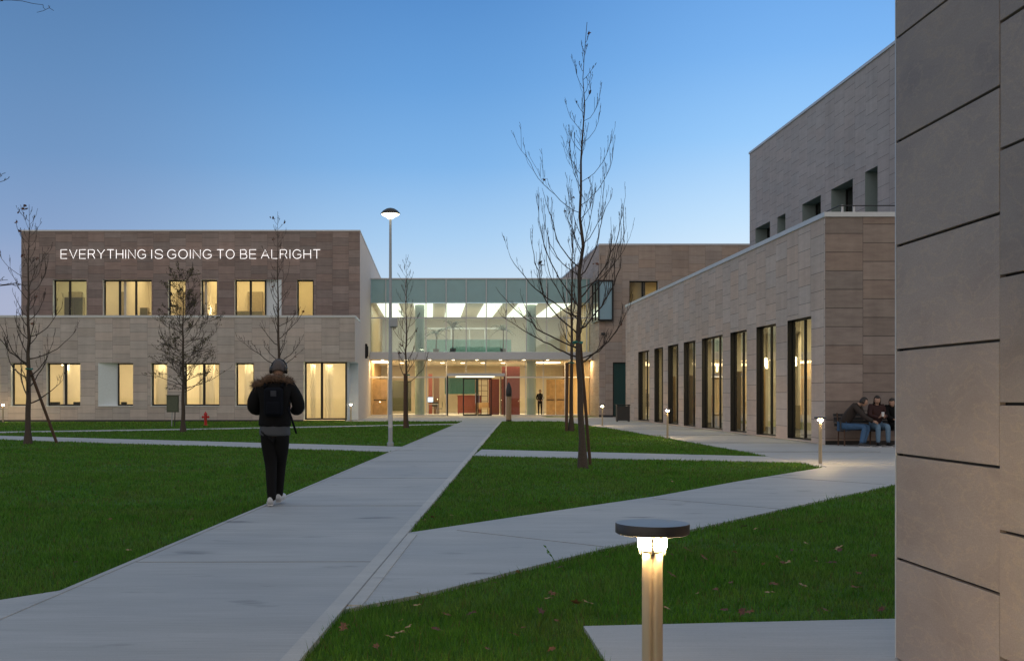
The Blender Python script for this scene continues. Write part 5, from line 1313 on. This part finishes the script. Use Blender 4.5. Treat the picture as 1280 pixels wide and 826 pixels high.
def sitter(base, label, fwd, knees, ankles, spine, headp, hfwd, elbows, wrists, hands, cm, tm, hairlen, sm, name='person', hairgrow=.012, hup=(0, 0, 1)):
    """seat point at base; everything else relative to it (x right, y away, z up)"""
    t = thing('person', label, 'person', base); fwd = Vector(fwd)
    r = Vector((fwd.y, -fwd.x, 0)).normalized()          # the person's right hand side
    hipz = .53; hips = [Vector((0, 0, hipz))+r*s*.09 for s in (-1, 1)]
    sh = [Vector(spine[2])+r*s*.165 for s in (-1, 1)]
    d, e = {}, []; d['pel'] = ((0, 0, hipz+.02), .12); chain(d, e, 'sp', [(spine[0], .115), (spine[1], .125), (spine[2], .085), (Vector(spine[2]).lerp(Vector(headp), .5), .05), (Vector(spine[2]).lerp(Vector(headp), .75), .05)], 'pel')
    for k in range(2):
        chain(d, e, 'lg%d' % k, [(hips[k], .085), (knees[k], .055), (ankles[k], .038)], 'pel'); chain(d, e, 'ar%d' % k, [(sh[k], .055), (elbows[k], .04), (wrists[k], .027)], 'sp1')
    ms = [skin(d, e, 'pel', 2), head(headp, hfwd, hup)]
    for k in range(2): ms += hand(wrists[k], hands[k][0], hands[k][1])
    join_meshes('body', ms, MT['skin'], t)
    d, e = {}, []; d['h'] = ((0, 0, hipz), (.165)); chain(d, e, 's', [(spine[0], (.165)), (spine[1], (.17)), (spine[2], (.12)), (Vector(spine[2]).lerp(Vector(headp), .42), .068)], 'h')
    for k in range(2): chain(d, e, 'a%d' % k, [(sh[k], .085), (elbows[k], .066), (wrists[k], .045)], 's1')
    join_meshes('jacket', [skin(d, e, 'h', 2)], cm, t)
    d, e = {}, []; d['p'] = ((0, 0, hipz), .13)
    for k in range(2): chain(d, e, 'l%d' % k, [(hips[k], .105), (Vector(hips[k]).lerp(Vector(knees[k]), .55), .092), (knees[k], .076), (Vector(knees[k]).lerp(Vector(ankles[k]), .5), .066), (ankles[k], .056)], 'p')
    join_meshes('trousers', [skin(d, e, 'p', 2)], tm, t)
    for k in range(2):
        a = Vector(ankles[k]); fd = Vector(knees[k])-Vector(hips[k]); fd.z = 0; fd.normalize(); shoe('shoe', (a.x-fd.x*.06, a.y-fd.y*.06, .0), fd, sm, MT['sneaker'], t, s=.98)
    hair_cap('hair', headp, hfwd, MT['hair'], t, hup, 1.0, .40, hairlen, hairgrow, 3)
    return t
b0 = Vector((XBc-.22, YBn-.05, -.012))
sitter(b0, 'man in dark brown jacket leaning forward on the left end of the bench', (.75, -.66, 0),
       [(.55, -.30, .53), (.38, -.47, .52)], [(.33, -.52, .09), (.20, -.70, .09)], [(.06, -.02, .72), (.16, -.08, .93), (.30, -.14, 1.08)], (.45, -.24, 1.19), (.9, -.25, -.35),
       [(.50, -.12, .80), (.40, -.40, .78)], [(.68, -.32, .68), (.60, -.48, .66)], [((.8, -.4, -.2), (0, 0, -1)), ((.8, -.2, -.2), (0, 0, -1))], MT['brown_coat'], MT['jeans'], 0, MT['dark'])
b1 = Vector((XBc+.66, YBn-.02, -.012))
sitter(b1, 'woman with long dark hair and light jeans sitting in the middle of the bench', (.0, -1, 0),
       [(.13, -.47, .54), (-.13, -.47, .54)], [(.12, -.52, .09), (-.16, -.54, .09)], [(0, -.01, .74), (0, -.02, .94), (0, -.05, 1.07)], (-.01, -.12, 1.235), (-.12, -1, -.35),
       [(.23, -.14, .82), (-.23, -.14, .82)], [(.08, -.36, .76), (-.06, -.36, .76)], [((-.4, -.5, .5), (0, .3, 1)), ((.4, -.5, .5), (0, .3, 1))], MT['maroon'], MT['jeans_light'], .22, MT['black'])
cu = thing('paper_cup', 'white paper cup held by the woman on the bench', 'cup', b1+Vector((.01, -.44, .80)))
mb = MB(); mb.lathe([(.028, 0), (.038, .10), (.036, .10)], 16); lpart(mb, 'cup_body', MT['white'], cu, smooth='auto'); mb = MB(); mb.lathe([(.040, .10), (.040, .112), (.03, .118)], 16); lpart(mb, 'lid', MT['white'], cu, smooth='auto')
b2 = Vector((XBc+1.16, YBn-.02, -.012))
sitter(b2, 'person in black with dark hair half hidden behind the near stone wall', (-.25, -1, 0),
       [(.08, -.46, .54), (-.14, -.48, .54)], [(.06, -.50, .09), (-.14, -.55, .09)], [(-.02, -.01, .74), (-.04, -.04, .93), (-.07, -.09, 1.05)], (-.13, -.18, 1.17), (-.7, -.8, -.5),
       [(.17, -.18, .80), (-.27, -.18, .80)], [(.02, -.38, .72), (-.18, -.38, .72)], [((-.4, -.6, 0), (0, 0, -1)), ((.4, -.6, 0), (0, 0, -1))], MT['coat'], MT['trouser'], .16, MT['black'])

# ---- person standing in the lobby
lp_ = Vector((xa(675, 74), 74, 0)); t = thing('person', 'dark clothed person standing inside the lit lobby at the right', 'person', lp_)
d, e = {}, []; d['pel'] = ((0, 0, .93), (.15, .11)); chain(d, e, 's', [((0, 0, 1.15), (.15, .11)), ((0, 0, 1.36), (.165, .11)), ((0, 0, 1.47), .07), ((0, -.02, 1.54), .052)], 'pel')
for s, nm in ((-1, 'l'), (1, 'r')):
    chain(d, e, nm+'g', [((s*.09, 0, .86), .095), ((s*.10, -.02, .48), .062), ((s*.10, 0, .08), .045), ((s*.11, -.12, .04), .036)], 'pel'); chain(d, e, nm+'a', [((s*.18, 0, 1.40), .06), ((s*.25, .02, 1.14), .045), ((s*.14, -.16, 1.02), .032)], 's1')
ms = [skin(d, e, 'pel', 2), head((0, -.03, 1.63), (-.3, -1, -.2))]+hand((-.14, -.16, 1.02), (.5, -.7, 0), (0, 0, -1))+hand((.14, -.16, 1.02), (-.5, -.7, 0), (0, 0, -1))
join_meshes('body', ms, [MT['coat'], MT['skin']], t, [0, 1]+[1]*12)
hair_cap('hair', (0, -.03, 1.63), (-.3, -1, -.2), MT['hair'], t, (0, 0, 1), 1, .4, 0, .01)

# ================================================================ RENDER SETTINGS
SC.render.engine = 'CYCLES'; cy = SC.cycles
cy.use_denoising = True
try: cy.denoiser = 'OPENIMAGEDENOISE'; cy.denoising_input_passes = 'RGB_ALBEDO_NORMAL'
except Exception: pass
cy.max_bounces = 8; cy.diffuse_bounces = 3; cy.glossy_bounces = 3; cy.transparent_max_bounces = 14; cy.transmission_bounces = 4
cy.sample_clamp_indirect = 4; cy.caustics_reflective = False; cy.caustics_refractive = False; cy.use_light_tree = True
SC.view_settings.view_transform = 'Standard'; SC.view_settings.look = 'None'; SC.view_settings.exposure = 0; SC.view_settings.gamma = 1
